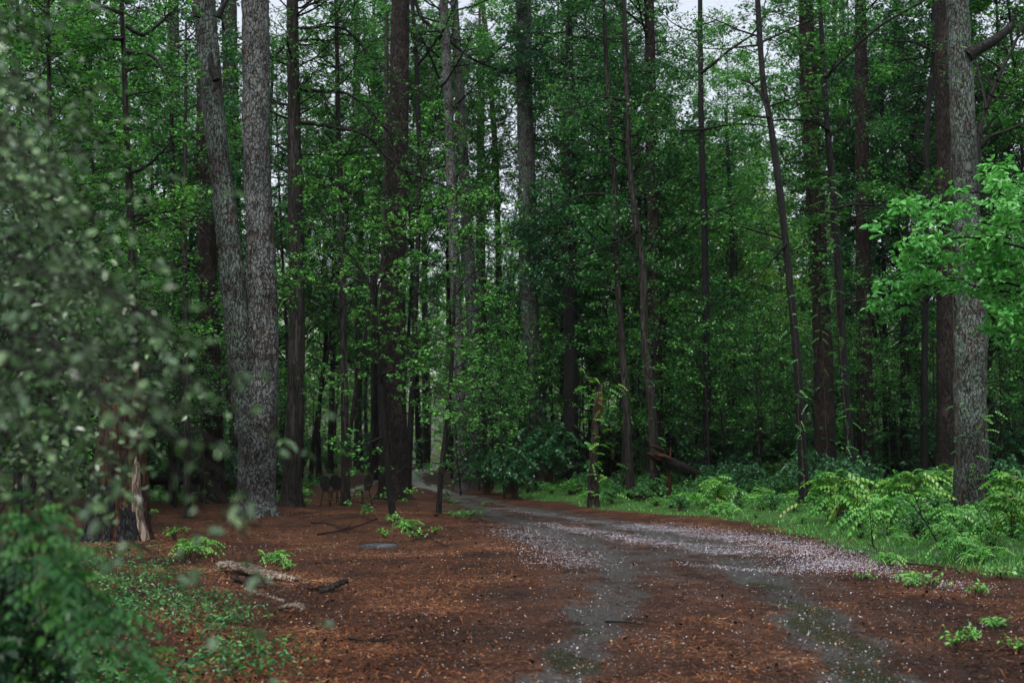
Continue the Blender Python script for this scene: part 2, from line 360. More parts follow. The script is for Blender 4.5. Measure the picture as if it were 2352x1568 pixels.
def curve(pts, n):
    """smooth resample (catmull-rom) of a rough polyline with any number of columns"""
    P = np.asarray(pts, float); 
    if len(P) < 3: 
        t = np.linspace(0, 1, n)[:, None]; return P[0] * (1 - t) + P[-1] * t
    Q = np.vstack([2 * P[0] - P[1], P, 2 * P[-1] - P[-2]]); out = []
    u = np.linspace(0, len(P) - 1 - 1e-6, n)
    for v in u:
        i = int(v); f = v - i; a, b, c, d = Q[i:i + 4]
        out.append(.5 * ((2 * b) + (c - a) * f + (2 * a - 5 * b + 4 * c - d) * f * f + (3 * b - a - 3 * c + d) * f ** 3))
    return np.array(out)

def grow(r, wood, sprout, p, d, L, rad, lv, P):
    """one branch and its children. sprout collects (point, direction) for leaves"""
    n = max(3, int(L / P['seg'][min(lv, len(P['seg']) - 1)])) + 1
    pts = [p]; dd = d.copy(); wig = P['wig'] * (1 + .4 * lv); tr = P['trop'][min(lv, len(P['trop']) - 1)]
    for i in range(n):
        dd = dd + r.normal(0, wig, 3); dd[2] += tr / n; dd /= np.linalg.norm(dd)
        pts.append(pts[-1] + dd * L / n)
    pts = np.array(pts); f = np.linspace(0, 1, n + 1)
    wood.tube(pts, np.maximum(rad * (1 - .75 * f), P['rmin']), 5 if lv == 0 else (4 if lv == 1 else 3))
    if lv >= P['levels']:
        k = max(2, int(L / P['gap'])); t = r.uniform(.1, 1, k); i = np.minimum((t * n).astype(int), n - 1); w = (t * n - i)[:, None]
        q = pts[i] * (1 - w) + pts[i + 1] * w; sprout.append((q + r.normal(0, .01, q.shape), nrm(pts[i + 1] - pts[i])))
        return
    nc = max(2, int(L / P['space'][min(lv, len(P['space']) - 1)]))
    for k in range(nc):
        t = r.uniform(P.get('bare', .15), 1); i = min(int(t * n), n - 1); q = pts[i] + (pts[i + 1] - pts[i]) * (t * n - i)
        dl = nrm(pts[i + 1] - pts[i]); lat = r.normal(0, 1, 3); lat -= dl * (lat @ dl); lat[2] *= P['flat']; lat = nrm(lat)
        a = r.uniform(.6, 1.2); nd = nrm(dl * math.cos(a) + lat * math.sin(a))
        grow(r, wood, sprout, q, nd, L * P['ratio'] * (1.15 - .6 * t) * r.uniform(.6, 1.2), rad * .5 * (1 - .6 * t), lv + 1, P)

BASEP = dict(seg=[.35, .2, .15], wig=.13, trop=[.25, .05, -.1], levels=2, gap=.05, space=[.35, .22], ratio=.45, flat=.45, rmin=.004)
def par(**k): d = dict(BASEP); d.update(k); return d

# ------------------------------------------------------------------ ground, road
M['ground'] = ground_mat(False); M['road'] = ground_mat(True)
def puddle_mask(x, y):
    s = 0
    for px, py, w, h in ((1905,1450,.30,1.5), (1850,1390,.22,.9), (1980,1540,.28,.7), (1330,1440,.28,.25), (1350,1520,.22,.3), (1760,1335,.25,.5), (985,1110,.25,4), (1290,1500,.2,.6)):
        g = gpt(px, py); s = s + np.exp(-((x - g[0] - (y - g[1]) * -.12) / w) ** 2 - ((y - g[1]) / h) ** 2)
    return np.clip(s, 0, 1)
def attrs_of(x, y):
    m, d = track_mask(x, y); ro = right_of(x, y)
    g = sm((ro - .1 + (fbm(x, y, 21) - .5) * 1.6) / .8)
    g = np.where(y > 34, np.maximum(g, sm((fbm(x * .4, y * .4, 31) - .42) * 5) * sm((d - 1.0) / 1.5)), g)
    g = np.maximum(g, sm((fbm(x * 1.5, y * 1.5, 40) - .5) * 4) * sm((-x - y * .2 - .2) / .6) * sm((13.5 - y) / 2))
    return m, np.clip(g, 0, 1) * (1 - m), puddle_mask(x, y) * m
def grid_sheet(name, xs, ys, mat, kind_name, lift=0, keep=None):
    X, Y = np.meshgrid(xs, ys)
    nx, ny = len(xs), len(ys); x, y = X.ravel(), Y.ravel(); z = ground_z(x, y) + lift
    m, g, pu = attrs_of(x, y)
    i = np.arange(ny - 1)[:, None] * nx + np.arange(nx - 1)[None]
    Q = np.stack([i, i + 1, i + nx + 1, i + nx], -1).reshape(-1, 4)
    if keep is not None: Q = Q[keep(x[Q].mean(1), y[Q].mean(1))]
    o = link(kind_name, mesh(kind_name, np.stack([x, y, z], 1), Q, mat, attrs=dict(track=m, green=g, puddle=pu), smooth=True)); return o
ys = np.concatenate([np.linspace(-40, -2, 10), np.arange(-1.5, 14, .09), np.arange(14, 32, .14), np.arange(32.2, 60, .35), np.linspace(61, 140, 60), np.linspace(145, 210, 10)])
xs = np.concatenate([-np.geomspace(210, 12.5, 26), np.arange(-12, 12.01, .1), np.geomspace(12.5, 210, 26)])
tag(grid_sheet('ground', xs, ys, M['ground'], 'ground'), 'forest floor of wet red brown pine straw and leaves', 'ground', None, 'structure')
rx = np.arange(-7, 6.5, .06); ry = np.concatenate([np.arange(3, 32, .09), np.arange(32, 110, .3)])
def road_keep(x, y):
    d = track_mask(x, y)[1]; n = (vnoise(x * 2, y * 2, 77) - .5) * .7 + (vnoise(x * 7, y * 7, 78) - .5) * .3
    return (d < .95 + n) & (y > 4)
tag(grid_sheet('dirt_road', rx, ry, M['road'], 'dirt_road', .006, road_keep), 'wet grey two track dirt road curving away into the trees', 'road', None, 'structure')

# ------------------------------------------------------------------ litter, petals, gravel
def scatter(n, y0, y1, pw, wide=.52, pad=1.0, seed=1, dens=None):
    r = np.random.default_rng(seed); u = r.uniform(0, 1, n)
    y = (y0 ** (1 - pw) + u * (y1 ** (1 - pw) - y0 ** (1 - pw))) ** (1 / (1 - pw))
    x = r.uniform(-1, 1, n) * (wide * y + pad)
    if dens is not None:
        k = r.uniform(0, 1, n) < dens(x, y); x, y = x[k], y[k]
    return x, y, r
def lay(name, x, y, r, Lr, wr, mat, tone, lift=.012, tilt=.35, lab='', cat=''):
    n = len(x); P = np.stack([x, y, ground_z(x, y) + lift * r.uniform(.6, 2.2, n)], 1)
    a = r.uniform(0, 2 * PI, n); ax = np.stack([np.cos(a), np.sin(a), r.normal(0, tilt, n)], 1)
    lv = Leaves(1); up = nrm(np.array([0, 0, 1.]) + r.normal(0, tilt, (n, 3))); L = r.uniform(*Lr, n)
    lv.blade(P, ax, up, L, L * r.uniform(*wr, n), tone, r.uniform(-.1, .3, n)[:, None])
    return tag(link(name, lv.mesh(name, mat)), lab, cat, None, 'stuff')
def off_track(x, y): 
    m, d = track_mask(x, y); return np.clip(1 - 1.0 * m, .13, 1) * np.where(right_of(x, y) > .9, .35, 1)
x, y, r = scatter(420000, 5.5, 45, 1.25, seed=2, dens=off_track)
cl = fbm(x * .9, y * .9, 55)
lay('pine_straw', x, y, r, (.04, .12), (.04, .09), M['litter'], np.clip((cl - .5) * 2.2 + .34 - .30 * sm((1.7 - np.minimum(seg_dist(x, y, PR), seg_dist(x, y, PL_))) / .7) + r.normal(0, .2, len(x)), 0, 1), .01, .18, 'rust red pine straw strewn over the clearing and road middle', 'pine straw')
x, y, r = scatter(90000, 5.5, 34, 1.2, seed=3, dens=lambda x, y: off_track(x, y) * np.clip(sm((-x + 1.5 - y * .05) / 2.5) + .3, 0, 1))
lay('fallen_leaves', x, y, r, (.014, .040), (.35, .7), M['litter'], np.clip(.42 + r.normal(0, .28, len(x)), 0, 1), .012, .4, 'brown and tan fallen leaves littering the forest floor', 'fallen leaves')
x, y, r = scatter(120000, 5.5, 30, 1.25, seed=4, dens=lambda x, y: track_mask(x, y)[0] * .9)
lay('gravel', x, y, r, (.006, .022), (.6, 1), M['pebble'], r.uniform(0, 1, len(x)) ** 2, .006, .5, 'fine grey gravel in the wheel tracks', 'gravel')
PB = [(wpoly([(1480,1205),(1620,1222),(1750,1240),(1850,1262),(1930,1300)]), .62, 1.0), (wpoly([(1250,1205),(1430,1228),(1520,1245),(1600,1250),(1690,1262)]), .45, .8),
      (wpoly([(1560,1290),(1700,1300),(1800,1310)]), .2, .4), (wpoly([(1150,1168),(1400,1200)]), .4, .35), (wpoly([(1180,1215),(1260,1245),(1300,1290)]), .6, .3), (wpoly([(1900,1290),(2050,1320),(2200,1345)]), .4, .35)]
def petal_d(x, y):
    s = .0025 + .008 * sm((fbm(x * .6, y * .6, 61) - .45) * 5)
    for P, w, a in PB: s = s + a * np.exp(-(seg_dist(x, y, P) / w) ** 2) * (.35 + .9 * fbm(x * 1.6, y * 1.6, 63))
    return s
x, y, r = scatter(1500000, 6, 34, 1.1, .5, .5, seed=6, dens=petal_d)
lay('fallen_petals', x, y, r, (.010, .0185), (.7, 1), M['petal'], np.clip(r.normal(.5, .3, len(x)), 0, 1), .014, .35, 'pale lilac pink petals scattered thickest along the road bend', 'petals')

# ------------------------------------------------------------------ trunks traced at their own distance
def trunk_line(pts, Y, H, lean_to=0.0):
    """pts (px, py, width px) from top to bottom -> points and radii from the ground up"""
    Q = [(at(p[0], p[1], Y), p[2] * Y / F / 2) for p in pts][::-1]
    g = ground_z(Q[0][0][0], Y)
    P = [q[0] for q in Q]; R = [q[1] for q in Q]
    if P[0][2] > g + .05:
        P.insert(0, np.array([P[0][0] + (P[0][0] - P[1][0]) * .05, Y, g - .15])); R.insert(0, R[0] * 1.12)
    else: P[0][2] = g - .15
    top = P[-1]; d = nrm(P[-1] - P[-3]); d = nrm(d * .5 + np.array([0, 0, .5]))
    if top[2] < H:
        for f in (.35, .7, 1): P.append(top + d * (H - top[2]) * f / max(d[2], .5)); R.append(R[-1] * .78)
    return np.array(P), np.array(R)
def trunk_mesh(name, P, R, mat, base, k=28, ring=.12, rough=.05, flare=.35, seed=0, hvis=16):
    L = np.sum(np.linalg.norm(np.diff(P, axis=0), axis=1)); n = int(min(L / ring, 260)) + 2
    C = curve(np.column_stack([P, R]), n); 
    # denser rings low down
    C = C[:]; c = C[:, :3]; rr = np.maximum(C[:, 3] * .92, .01)
    zz = c[:, 2] - c[0, 2]; fl = 1 + flare * np.exp(-zz / .28)
    th = np.arange(k) * 2 * PI / k; TH, ZZ = np.meshgrid(th, zz); 
    cx = np.cos(TH); sx = np.sin(TH)
    lob = 1 + flare * .5 * np.exp(-ZZ / .35) * np.sin(TH * 5 + seed) 
    a = fbm(TH * k / 9 + seed * 7, ZZ * 3.0, seed, 2); a2 = vnoise(TH * k / 3.2, ZZ * 7, seed + 5); seam = np.abs(((TH / (2 * PI)) * 2) - 1) ** 6
    nz = ((a - .5) * 1.3 + (a2 - .5) * .8) * (1 - seam)
    big = (vnoise(cx * 1.2 + 5, ZZ * .7, seed + 9) - .5) * .12
    Rr = rr[:, None] * (fl[:, None] * lob + big) + nz * rough * np.minimum(rr[:, None] / .3, 1)
    V = np.stack([c[:, 0:1] + Rr * cx, c[:, 1:2] + Rr * sx, np.broadcast_to(c[:, 2:3], Rr.shape)], -1).reshape(-1, 3) - base
    i = np.arange(n - 1)[:, None] * k; j = np.arange(k)[None]; j2 = (j + 1) % k
    Q = np.stack([i + j, i + j2, i + k + j2, i + k + j], -1).reshape(-1, 4)
    return mesh(name, V, Q, mat, smooth=True)

# shared pine crown: whorled limbs carrying needle tufts
def pine_crown(seed, H=11, spread=3.2):
    r = np.random.default_rng(seed); w = Wood(); sp = []
    P = par(seg=[.5, .3, .2], wig=.09, trop=[.5, .3, .3], levels=2, gap=.26, space=[.5, .38], ratio=.42, flat=.6, rmin=.006, bare=.3)
    for k in range(34):
        z = H * (k / 34) ** .9; a = r.uniform(0, 2 * PI); L = spread * (1 - (z / H) ** 1.6 * .75) * r.uniform(.6, 1.1)
        grow(r, w, sp, np.array([0, 0, z]), nrm(np.array([math.cos(a), math.sin(a), r.uniform(-.05, .5)])), L, .05, 0, P)
    lv = Leaves(seed)
    lv.emit('tuft', np.concatenate([s[0] for s in sp]), np.concatenate([s[1] for s in sp]), .15)
    return w.mesh('limb', M['bark_dark']), lv.mesh('crown', M['needle'])
PC = [pine_crown(s) for s in (1, 2)]
def add_pine_crown(rt, base, P, H, k=0, sc=1.0):
    top = P[-1] - base; 
    c = link('crown', PC[k % 2][1], rt, (top[0], top[1], H - 10.5 * sc - base[2])); l = link('limb', PC[k % 2][0], rt, (top[0], top[1], H - 10.5 * sc - base[2]))
    for o in (c, l): o.rotation_euler = (0, 0, k * 1.7); o.scale = (sc,) * 3

def spray(rt, base, starts, leaf='palm', size=.07, mat='leaf_fresh', P=None, seed=0, tone=.5, twig='twig', names=('branch', 'foliage'), mult=1, jit=.1):
    """starts: (point, direction, length, radius)"""
    r = np.random.default_rng(seed); w = Wood(); sp = []
    for p, d, L, rad in starts: grow(r, w, sp, np.asarray(p, float), nrm(np.asarray(d, float)), L, rad, 0, P or BASEP)
    lv = Leaves(seed, mult, jit); A = np.concatenate([s[0] for s in sp]); D = np.concatenate([s[1] for s in sp])
    lv.emit(leaf, A, D, size, tone)
    link(names[0], w.mesh(names[0], M[twig], base), rt); link(names[1], lv.mesh(names[1], M[mat], base), rt)
    return len(A)
def along(P, R, z0, z1, n, r, L, up=.3, dirx=None, yb=0):
    out = []
    for k in range(n):
        z = r.uniform(z0, z1); i = min(max(np.searchsorted(P[:, 2], z), 1), len(P) - 1); f = (z - P[i - 1, 2]) / (P[i, 2] - P[i - 1, 2] + 1e-6)
        q = P[i - 1] * (1 - f) + P[i] * f; a = r.uniform(0, 2 * PI); d = np.array([math.cos(a), math.sin(a), up * r.uniform(.2, 1.6)])
        if dirx is not None: d[0] = abs(d[0]) * dirx
        out.append((q, d, L * r.uniform(.6, 1.2), min(R[i] * .4, .035)))
    return out
def traced(rt, base, lines, Y, r, rad0=.03, sway=.6, k=6, mat='twig', every=.3, Lc=.9, name='limb'):
    """branches drawn at the tree's distance; returns sprouting starts along them"""
    st = []
    for ln in lines:
        w = Wood()
        rr = rad0 * (ln[0] if isinstance(ln[0], (int, float)) else 1); pts = ln[1:] if isinstance(ln[0], (int, float)) else ln
        dy = r.uniform(-sway, sway) * 1.5
        Q = np.array([at(px, py, Y + dy * i / max(len(pts) - 1, 1)) for i, (px, py) in enumerate(pts)])
        C = curve(Q, len(pts) * 6); L = np.sum(np.linalg.norm(np.diff(C, axis=0), axis=1)); C[1:] += r.normal(0, .006, C[1:].shape)
        w.tube(C, np.linspace(rr, rr * .3, len(C)), k)
        for _ in range(max(2, int(L / every))):
            t = r.uniform(.12, 1); i = min(int(t * (len(C) - 1)), len(C) - 2); dl = nrm(C[i + 1] - C[i]); lat = r.normal(0, 1, 3); lat[2] *= .8
            st.append((C[i], dl * .7 + nrm(lat), Lc * r.uniform(.5, 1.3) * (1.1 - .4 * t), rr * .35))
        link(name, w.mesh(name, M[mat], base), rt)
    return st

def big_tree(name, label, cat, pts, Y, H, mat, pine=True, k=28, rough=.05, flare=.35, seed=0, group=None, crown=True, sc=1.0):
    P, R = trunk_line(pts, Y, H); base = np.array([P[0][0], Y, float(ground_z(P[0][0], Y))])
    rt = root(name, label, cat, base, group)
    link('trunk', trunk_mesh('trunk', P, R, M[mat], base, k, .1 if Y < 40 else .3, rough, flare, seed), rt)
    if pine and crown: add_pine_crown(rt, base, P, H, seed, sc)
    return rt, base, P, R
R0 = np.random.default_rng(11)

# A: forked pair of grey pines
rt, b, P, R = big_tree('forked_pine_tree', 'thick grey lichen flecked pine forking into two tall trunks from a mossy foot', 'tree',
    [(588,0,64),(590,200,66),(592,400,68),(602,600,72),(605,800,78),(595,1000,92),(590,1130,92),(590,1203,98)], 24.5, 25, 'pine_grey', k=44, rough=.06, seed=3)
P2, R2 = trunk_line([(470,0,56),(480,120,56),(496,300,54),(520,500,56),(541,700,62),(560,880,66),(578,1010,70),(586,1100,60)], 24.4, 24)
link('second_trunk', trunk_mesh('second_trunk', P2[1:], R2[1:], M['pine_lichen'], b, 40, .1, .06, 0, 4), rt)
for nm, pl in (('dead_limb', [(497,185),(487,160),(483,128),(486,120)]), ('dead_limb', [(500,40),(512,15),(524,-5)]), ('dead_limb', [(452,40),(445,15),(436,5)])):
    w = Wood(); C = curve(np.array([at(x, y, 24.0 - .1) for x, y in pl]), 10); w.tube(C, np.linspace(.09, .03, 10), 8); link(nm, w.mesh(nm, M['bark_dark'], b), rt)
# B: pines behind the pair
big_tree('pine_tree', 'shaded reddish pine just behind the left side of the forked grey pine', 'tree', [(470,0,34),(470,300,40),(476,600,46),(482,800,50),(488,1000,54),(492,1150,60)], 33, 28, 'pine_red', k=32, seed=5)
big_tree('pine_tree', 'grey pine trunk seen in the narrow gap of the forked pine', 'tree', [(526,0,40),(532,300,38),(540,600,38),(548,900,40),(552,1100,42)], 47, 27, 'bark_far', seed=6)
# C: hardwood with dark upper trunk and long branches
rt, b, P, R = big_tree('broadleaf_tree', 'straight fine barked tree right of the forked pine with a black wet upper trunk', 'tree',
    [(672,0,30),(674,200,32),(678,400,36),(682,600,38),(682,750,41),(678,950,44),(672,1080,48),(668,1165,54)], 31.2, 18, 'hardwood', False, 32, .03, .25, 8)
rr = np.random.default_rng(21)
st = traced(rt, b, [(1.3,(690,66),(763,62),(803,75),(838,115),(878,155),(940,200),(990,215)), (1.5,(690,208),(738,210),(788,212),(828,235),(858,265),(888,300),(940,350),(985,372)),
    (1.9,(690,281),(738,287),(778,295),(828,305),(858,325),(888,360),(938,395),(988,415),(1038,435),(1078,465),(1110,520)), (1.2,(690,410),(738,425),(788,440),(838,445),(888,470),(930,500)),
    (.9,(660,100),(630,130),(590,150)), (.9,(662,330),(610,335),(560,345)), (.8,(690,355),(760,355),(835,350),(900,330)), (1.0,(690,20),(730,-10),(790,-60)), (.9,(690,150),(740,120),(800,40),(830,-20)), (.8,(692,470),(720,520),(735,600),(740,640))], 31.0, rr, .034, every=.2, Lc=1.1)
st += along(P, R, 9, 17, 26, rr, 2.2)
spray(rt, b, st, 'palm', .066, 'leaf_fresh', par(levels=2, space=[.25,.16], gap=.06, ratio=.55, flat=.5, rmin=.006), 31, .55, mult=1)
# D: slim trunk in front of the chairs
rt, b, P, R = big_tree('broadleaf_tree', 'slim grey trunk standing right in front of the wire chairs', 'tree', [(772,0,10),(778,300,12),(785,500,15),(788,700,17),(791,900,19),(793,1060,20),(794,1163,26)], 31.6, 16, 'hardwood', False, 20, .015, .25, 9)
spray(rt, b, along(P, R, 5, 14, 34, rr, 1.6), 'palm', .07, 'leaf_fresh', par(levels=2, space=[.25,.2], gap=.06, ratio=.5), 32, .4, mult=2, jit=.07)
# E: dark red pine
rt, b, P, R = big_tree('pine_tree', 'thick dark red plated pine beside the chairs with the road bend behind it', 'tree', [(921,0,46),(918,150,47),(915,300,50),(911,450,52),(908,600,55),(905,800,58),(907,950,60),(908,1060,66),(906,1152,76)], 34.4, 29, 'pine_red', k=44, seed=10, flare=.45)
big_tree('pine_tree', 'narrow dark trunk pressed against the left side of the dark red pine', 'tree', [(884,620,18),(882,850,20),(881,1000,23),(880,1135,26)], 36.5, 16, 'bark_far', False, 20, .02, .2, 11)
# thin trunk
rt, b, P, R = big_tree('broadleaf_tree', 'very thin dark stem rising just right of the dark red pine', 'tree', [(946,0,11),(956,125,11),(960,250,12),(963,400,12),(955,700,13),(940,1050,15)], 44, 20, 'bark_dark', False, 12, .01, .1, 12)
st = traced(rt, b, [(1.3,(946,-30),(968,40),(1013,75),(1063,120),(1103,145),(1163,165),(1230,190)), (1,(958,150),(990,110),(1010,80)), (.8,(962,330),(1010,300),(1040,260))], 43.8, rr, .07, every=.5, Lc=1.8)
st += along(P, R, 10, 19, 20, rr, 2.6)
spray(rt, b, st, 'simple', .11, 'leaf_fresh', par(levels=2, space=[.35,.25], gap=.08, ratio=.5), 33, .6, mult=4, jit=.14)
# F: delicate forked sapling, the sharpest thing in the picture
rt, b, P, R = big_tree('maple_sapling', 'crooked black stemmed sapling with lacy star shaped leaves in front of the dark red pine', 'sapling',
    [(855,668,9),(862,710,10),(867,760,11),(870,820,12),(876,900,13),(884,1009,14),(893,1109,15),(904,1205,18)], 24.3, 6.0, 'bark_dark', False, 14, .01, .3, 13)
st = traced(rt, b, [(1.4,(857,685),(845,645),(828,615),(808,590),(788,565),(758,515),(735,480),(723,465),(710,425),(700,380)), (1.2,(862,705),(868,660),(885,632),(933,620),(968,600),(1013,615),(1063,645),(1110,670)),
    (1.1,(869,800),(863,745),(808,700),(758,665),(708,655),(660,640)), (1.1,(876,880),(883,858),(938,849),(988,884),(1038,929),(1093,959),(1140,961)),
    (.8,(874,870),(838,850),(788,844),(738,869),(698,879)), (.8,(883,1000),(838,1019),(788,1019),(730,1008)), (.9,(866,740),(900,780),(950,820),(1000,850),(1060,870)),
    (1.0,(858,690),(875,600),(905,540),(950,500),(1010,470),(1080,440)), (.8,(860,690),(850,560),(870,480),(860,400)), (.9,(846,648),(810,640),(760,600),(700,570),(650,560)),
    (.7,(1013,615),(1060,580),(1120,560),(1180,555)), (.7,(968,600),(1000,530),(1060,500),(1130,490),(1190,470)), (.8,(870,820),(930,800),(1000,790),(1080,800),(1150,790)),
    (.9,(855,668),(900,560),(960,440),(990,330),(1000,260)), (.8,(788,565),(800,480),(780,400),(760,330)), (.8,(893,1109),(925,1075),(950,1060)), (.6,(898,1150),(870,1160),(850,1170))], 24.3, rr, .022, sway=.9, every=.17, Lc=.75)
spray(rt, b, st, 'palm', .068, 'leaf_fresh', par(levels=2, seg=[.12, .1,.08], space=[.17,.13], gap=.075, ratio=.5, flat=.4, wig=.14, rmin=.0055), 34, .6, mult=2, jit=.04)
# G: second small sapling by the track
rt, b, P, R = big_tree('maple_sapling', 'bare lower stemmed sapling standing between the chairs clearing and the narrow track', 'sapling',
    [(1045,660,7),(1042,740,8),(1037,840,10),(1030,934,11),(1023,1000,12),(1014,1080,13),(1010,1130,13),(1006,1197,15)], 25.3, 5.5, 'hardwood', False, 14, .01, .2, 14)
st = traced(rt, b, [(1,(1040,750),(1093,710),(1138,645),(1163,610)), (1,(1042,720),(1015,705),(978,685),(938,645)), (1,(1036,850),(1080,830),(1130,835),(1180,850)), (.9,(1030,930),(1070,915),(1110,920),(1150,935)), (.8,(1033,900),(1000,890),(960,905),(930,900)),
    (.9,(1038,800),(1010,770),(980,760)), (.8,(1045,680),(1075,640),(1120,600)), (.9,(1026,970),(1060,980),(1100,1000),(1130,1010)), (.9,(1040,760),(1080,770),(1140,740),(1190,720)),(.7,(1012,1095),(1022,1085),(1030,1072))], 25.3, rr, .021, sway=.8, every=.17, Lc=.8)
spray(rt, b, st, 'palm', .064, 'leaf_fresh', par(levels=2, seg=[.12, .1,.08], space=[.17,.13], gap=.075, ratio=.5, flat=.35, rmin=.0055), 35, .45, mult=2, jit=.05)
# H: pine pair
big_tree('pine_tree', 'left stem of the two slim grey pines standing close together beyond the chairs', 'tree', [(1019,0,22),(1028,200,24),(1036,400,26),(1044,600,27),(1050,750,28),(1056,1000,32),(1058,1085,34)], 43, 26, 'pine_grey', k=24, seed=16, rough=.04)
big_tree('pine_tree', 'right stem of the two slim grey pines standing close together beyond the chairs', 'tree', [(1043,0,20),(1055,200,24),(1066,400,27),(1078,600,30),(1088,780,33),(1093,950,35),(1096,1085,38)], 46, 26, 'pine_grey', k=24, seed=17, rough=.04)
big_tree('pine_tree', 'thin leaning grey pine high up between the slim pair and the ivy flecked pine', 'tree', [(1108,0,13),(1118,100,14),(1130,230,14),(1140,400,15),(1145,600,16),(1150,900,18)], 58, 25, 'bark_far', k=16, seed=18)
# I
big_tree('pine_tree', 'tall pale grey pine flecked with ivy leaves in the middle of the wood', 'tree', [(1203,0,38),(1205,200,41),(1211,400,44),(1213,600,45),(1216,700,45),(1230,850,43),(1238,980,45),(1242,1095,50)], 44, 30, 'pine_lichen', k=36, seed=19)
SPEC = [ # name,label,pts,Y,H,mat,pine,k
 ('broadleaf_tree','dark broad trunk in deep shade right of the ivy flecked pine',[(1308,200,26),(1308,330,30),(1310,520,33),(1311,800,34),(1312,1080,40)],42,19,'bark_dark',False),
 ('broadleaf_tree','thin wavy grey trunk left of the broken log in the undergrowth',[(1386,0,8),(1396,200,12),(1411,400,14),(1416,600,15),(1426,750,16),(1436,900,18),(1447,1094,22)],34,19,'hardwood',False),
 ('broadleaf_tree','dark wet trunk bending rightwards down to the broken orange log',[(1433,0,10),(1441,250,14),(1448,400,15),(1463,525,16),(1476,620,18),(1481,784,20),(1496,930,22),(1505,1094,26)],33.5,19,'hardwood',False),
 ('pine_tree','reddish pine directly behind the trunk that bends down to the broken log',[(1491,0,25),(1496,250,29),(1498,400,31),(1502,650,33),(1506,850,35),(1510,1080,38)],39,26,'pine_red',True),
 ('broadleaf_tree','straight slender dark trunk alone before the pale green opening',[(1608,0,12),(1611,300,15),(1618,500,17),(1621,700,18),(1624,900,18),(1620,1085,24)],37,19,'bark_dark',False),
 ('broadleaf_tree','thin knobbly dark trunk inside the pale green opening',[(1666,250,8),(1680,500,11),(1683,650,12),(1686,900,13),(1690,1070,16)],44,15,'bark_dark',False),
 ('broadleaf_tree','dark bowed trunk with pale lichen spots right of the pale green opening',[(1740,0,14),(1752,180,15),(1769,280,16),(1786,400,18),(1801,525,18),(1814,650,19),(1829,800,20),(1840,980,22),(1847,1134,26)],29,17,'bark_dark',False),
 ('pine_tree','stout reddish pine with hanging vines right of the bowed trunk',[(1850,0,36),(1858,200,40),(1870,400,42),(1881,600,43),(1888,750,46),(1894,900,50),(1898,1100,56)],34,27,'pine_red',True),
 ('broadleaf_tree','slim black trunk hugging the right side of the vine hung pine',[(1883,0,9),(1890,130,14),(1897,250,15),(1914,450,19),(1924,600,20),(1934,775,20),(1944,930,20),(1954,1060,22)],32,19,'bark_dark',False),
 ('pine_tree','dark reddish pine standing clear left of the bright green dogwood',[(1976,0,28),(1979,250,34),(1984,500,37),(1984,680,38),(1986,850,40),(1988,1090,44)],38,27,'pine_red',True),
 ('broadleaf_tree','crooked black stem just left of the two big right hand pines',[(2149,-40,14),(2146,120,14),(2134,225,14),(2129,310,14),(2127,420,15),(2125,700,16),(2122,1000,18)],36,19,'bark_dark',False),
 ('broadleaf_tree','slanting black stem left of the crooked one above the dogwood',[(2140,60,10),(2124,165,12),(2109,240,12),(2096,310,12),(2084,400,13),(2076,700,14),(2074,1000,15)],40,18,'bark_dark',False),
 ('broadleaf_tree','thin dark stem right of the reddish pine near the dogwood',[(2030,80,9),(2026,200,10),(2026,350,11),(2030,600,12),(2034,1000,13)],42,17,'bark_dark',False),
 ('pine_tree','pine half hidden behind the largest lichen grey pine',[(2163,0,36),(2165,200,38),(2168,400,40),(2172,700,43),(2176,1090,50)],33,27,'pine_red',True),
 ('pine_tree','largest grey green lichen crusted pine rising through the bright dogwood',[(2200,0,54),(2206,150,56),(2212,300,59),(2219,450,62),(2228,620,68),(2232,760,74),(2229,900,76),(2230,1100,80),(2231,1195,86)],25.5,26,'pine_lichen',True),
 ('broadleaf_tree','thin grey trunk behind the blurred shrub left of the forked pine',[(424,500,12),(428,800,14),(430,1000,16),(430,1150,19)],27,12,'hardwood',False),
 ('broadleaf_tree','slim dark trunk rising above the blurred silver leaved shrub',[(279,0,11),(284,120,12),(291,300,15),(298,450,18),(305,650,20),(313,850,22),(322,1000,24),(332,1200,28)],22.5,15,'hardwood',False),
 ('pine_tree','pale far pine stem seen over the road where it vanishes',[(975,600,15),(977,850,17),(979,1040,20)],75,27,'bark_far',True),
 ('broadleaf_tree','dark leaning far stem left of the pale one where the road vanishes',[(950,700,13),(958,900,15),(963,1040,18)],70,20,'bark_dark',False),
 ('broadleaf_tree','thin far stem in the grass behind the wire chairs',[(822,700,8),(826,950,10),(829,1062,13)],64,20,'bark_far',False),
 ('pine_tree','slender pine rising behind the slim trunk before the chairs',[(818,0,15),(822,300,17),(826,600,17)],66,27,'bark_far',True),
 ('pine_tree','far pale pine between the fine barked tree and the slim trunk',[(858,200,14),(858,500,16),(860,900,18)],60,27,'bark_far',True),
 ('pine_tree','far pine glimpsed at the top between the shrub and the forked pine',[(400,0,24),(404,300,26),(408,700,28)],44,26,'bark_far',True),
 ('pine_tree','far reddish pine half hidden left of the slim dark trunk above the shrub',[(190,0,20),(196,300,22),(202,600,24)],46,26,'pine_red',True),
]
SIDE = {}
for i, (nm, lab, pts, Y, H, mt, pine) in enumerate(SPEC):
    SIDE[lab] = big_tree(nm, lab, 'tree', pts, Y, H, mt, pine, 36 if Y < 27 else 20, .05 if pine else .02, .35 if Y < 30 else .2, 30 + i)
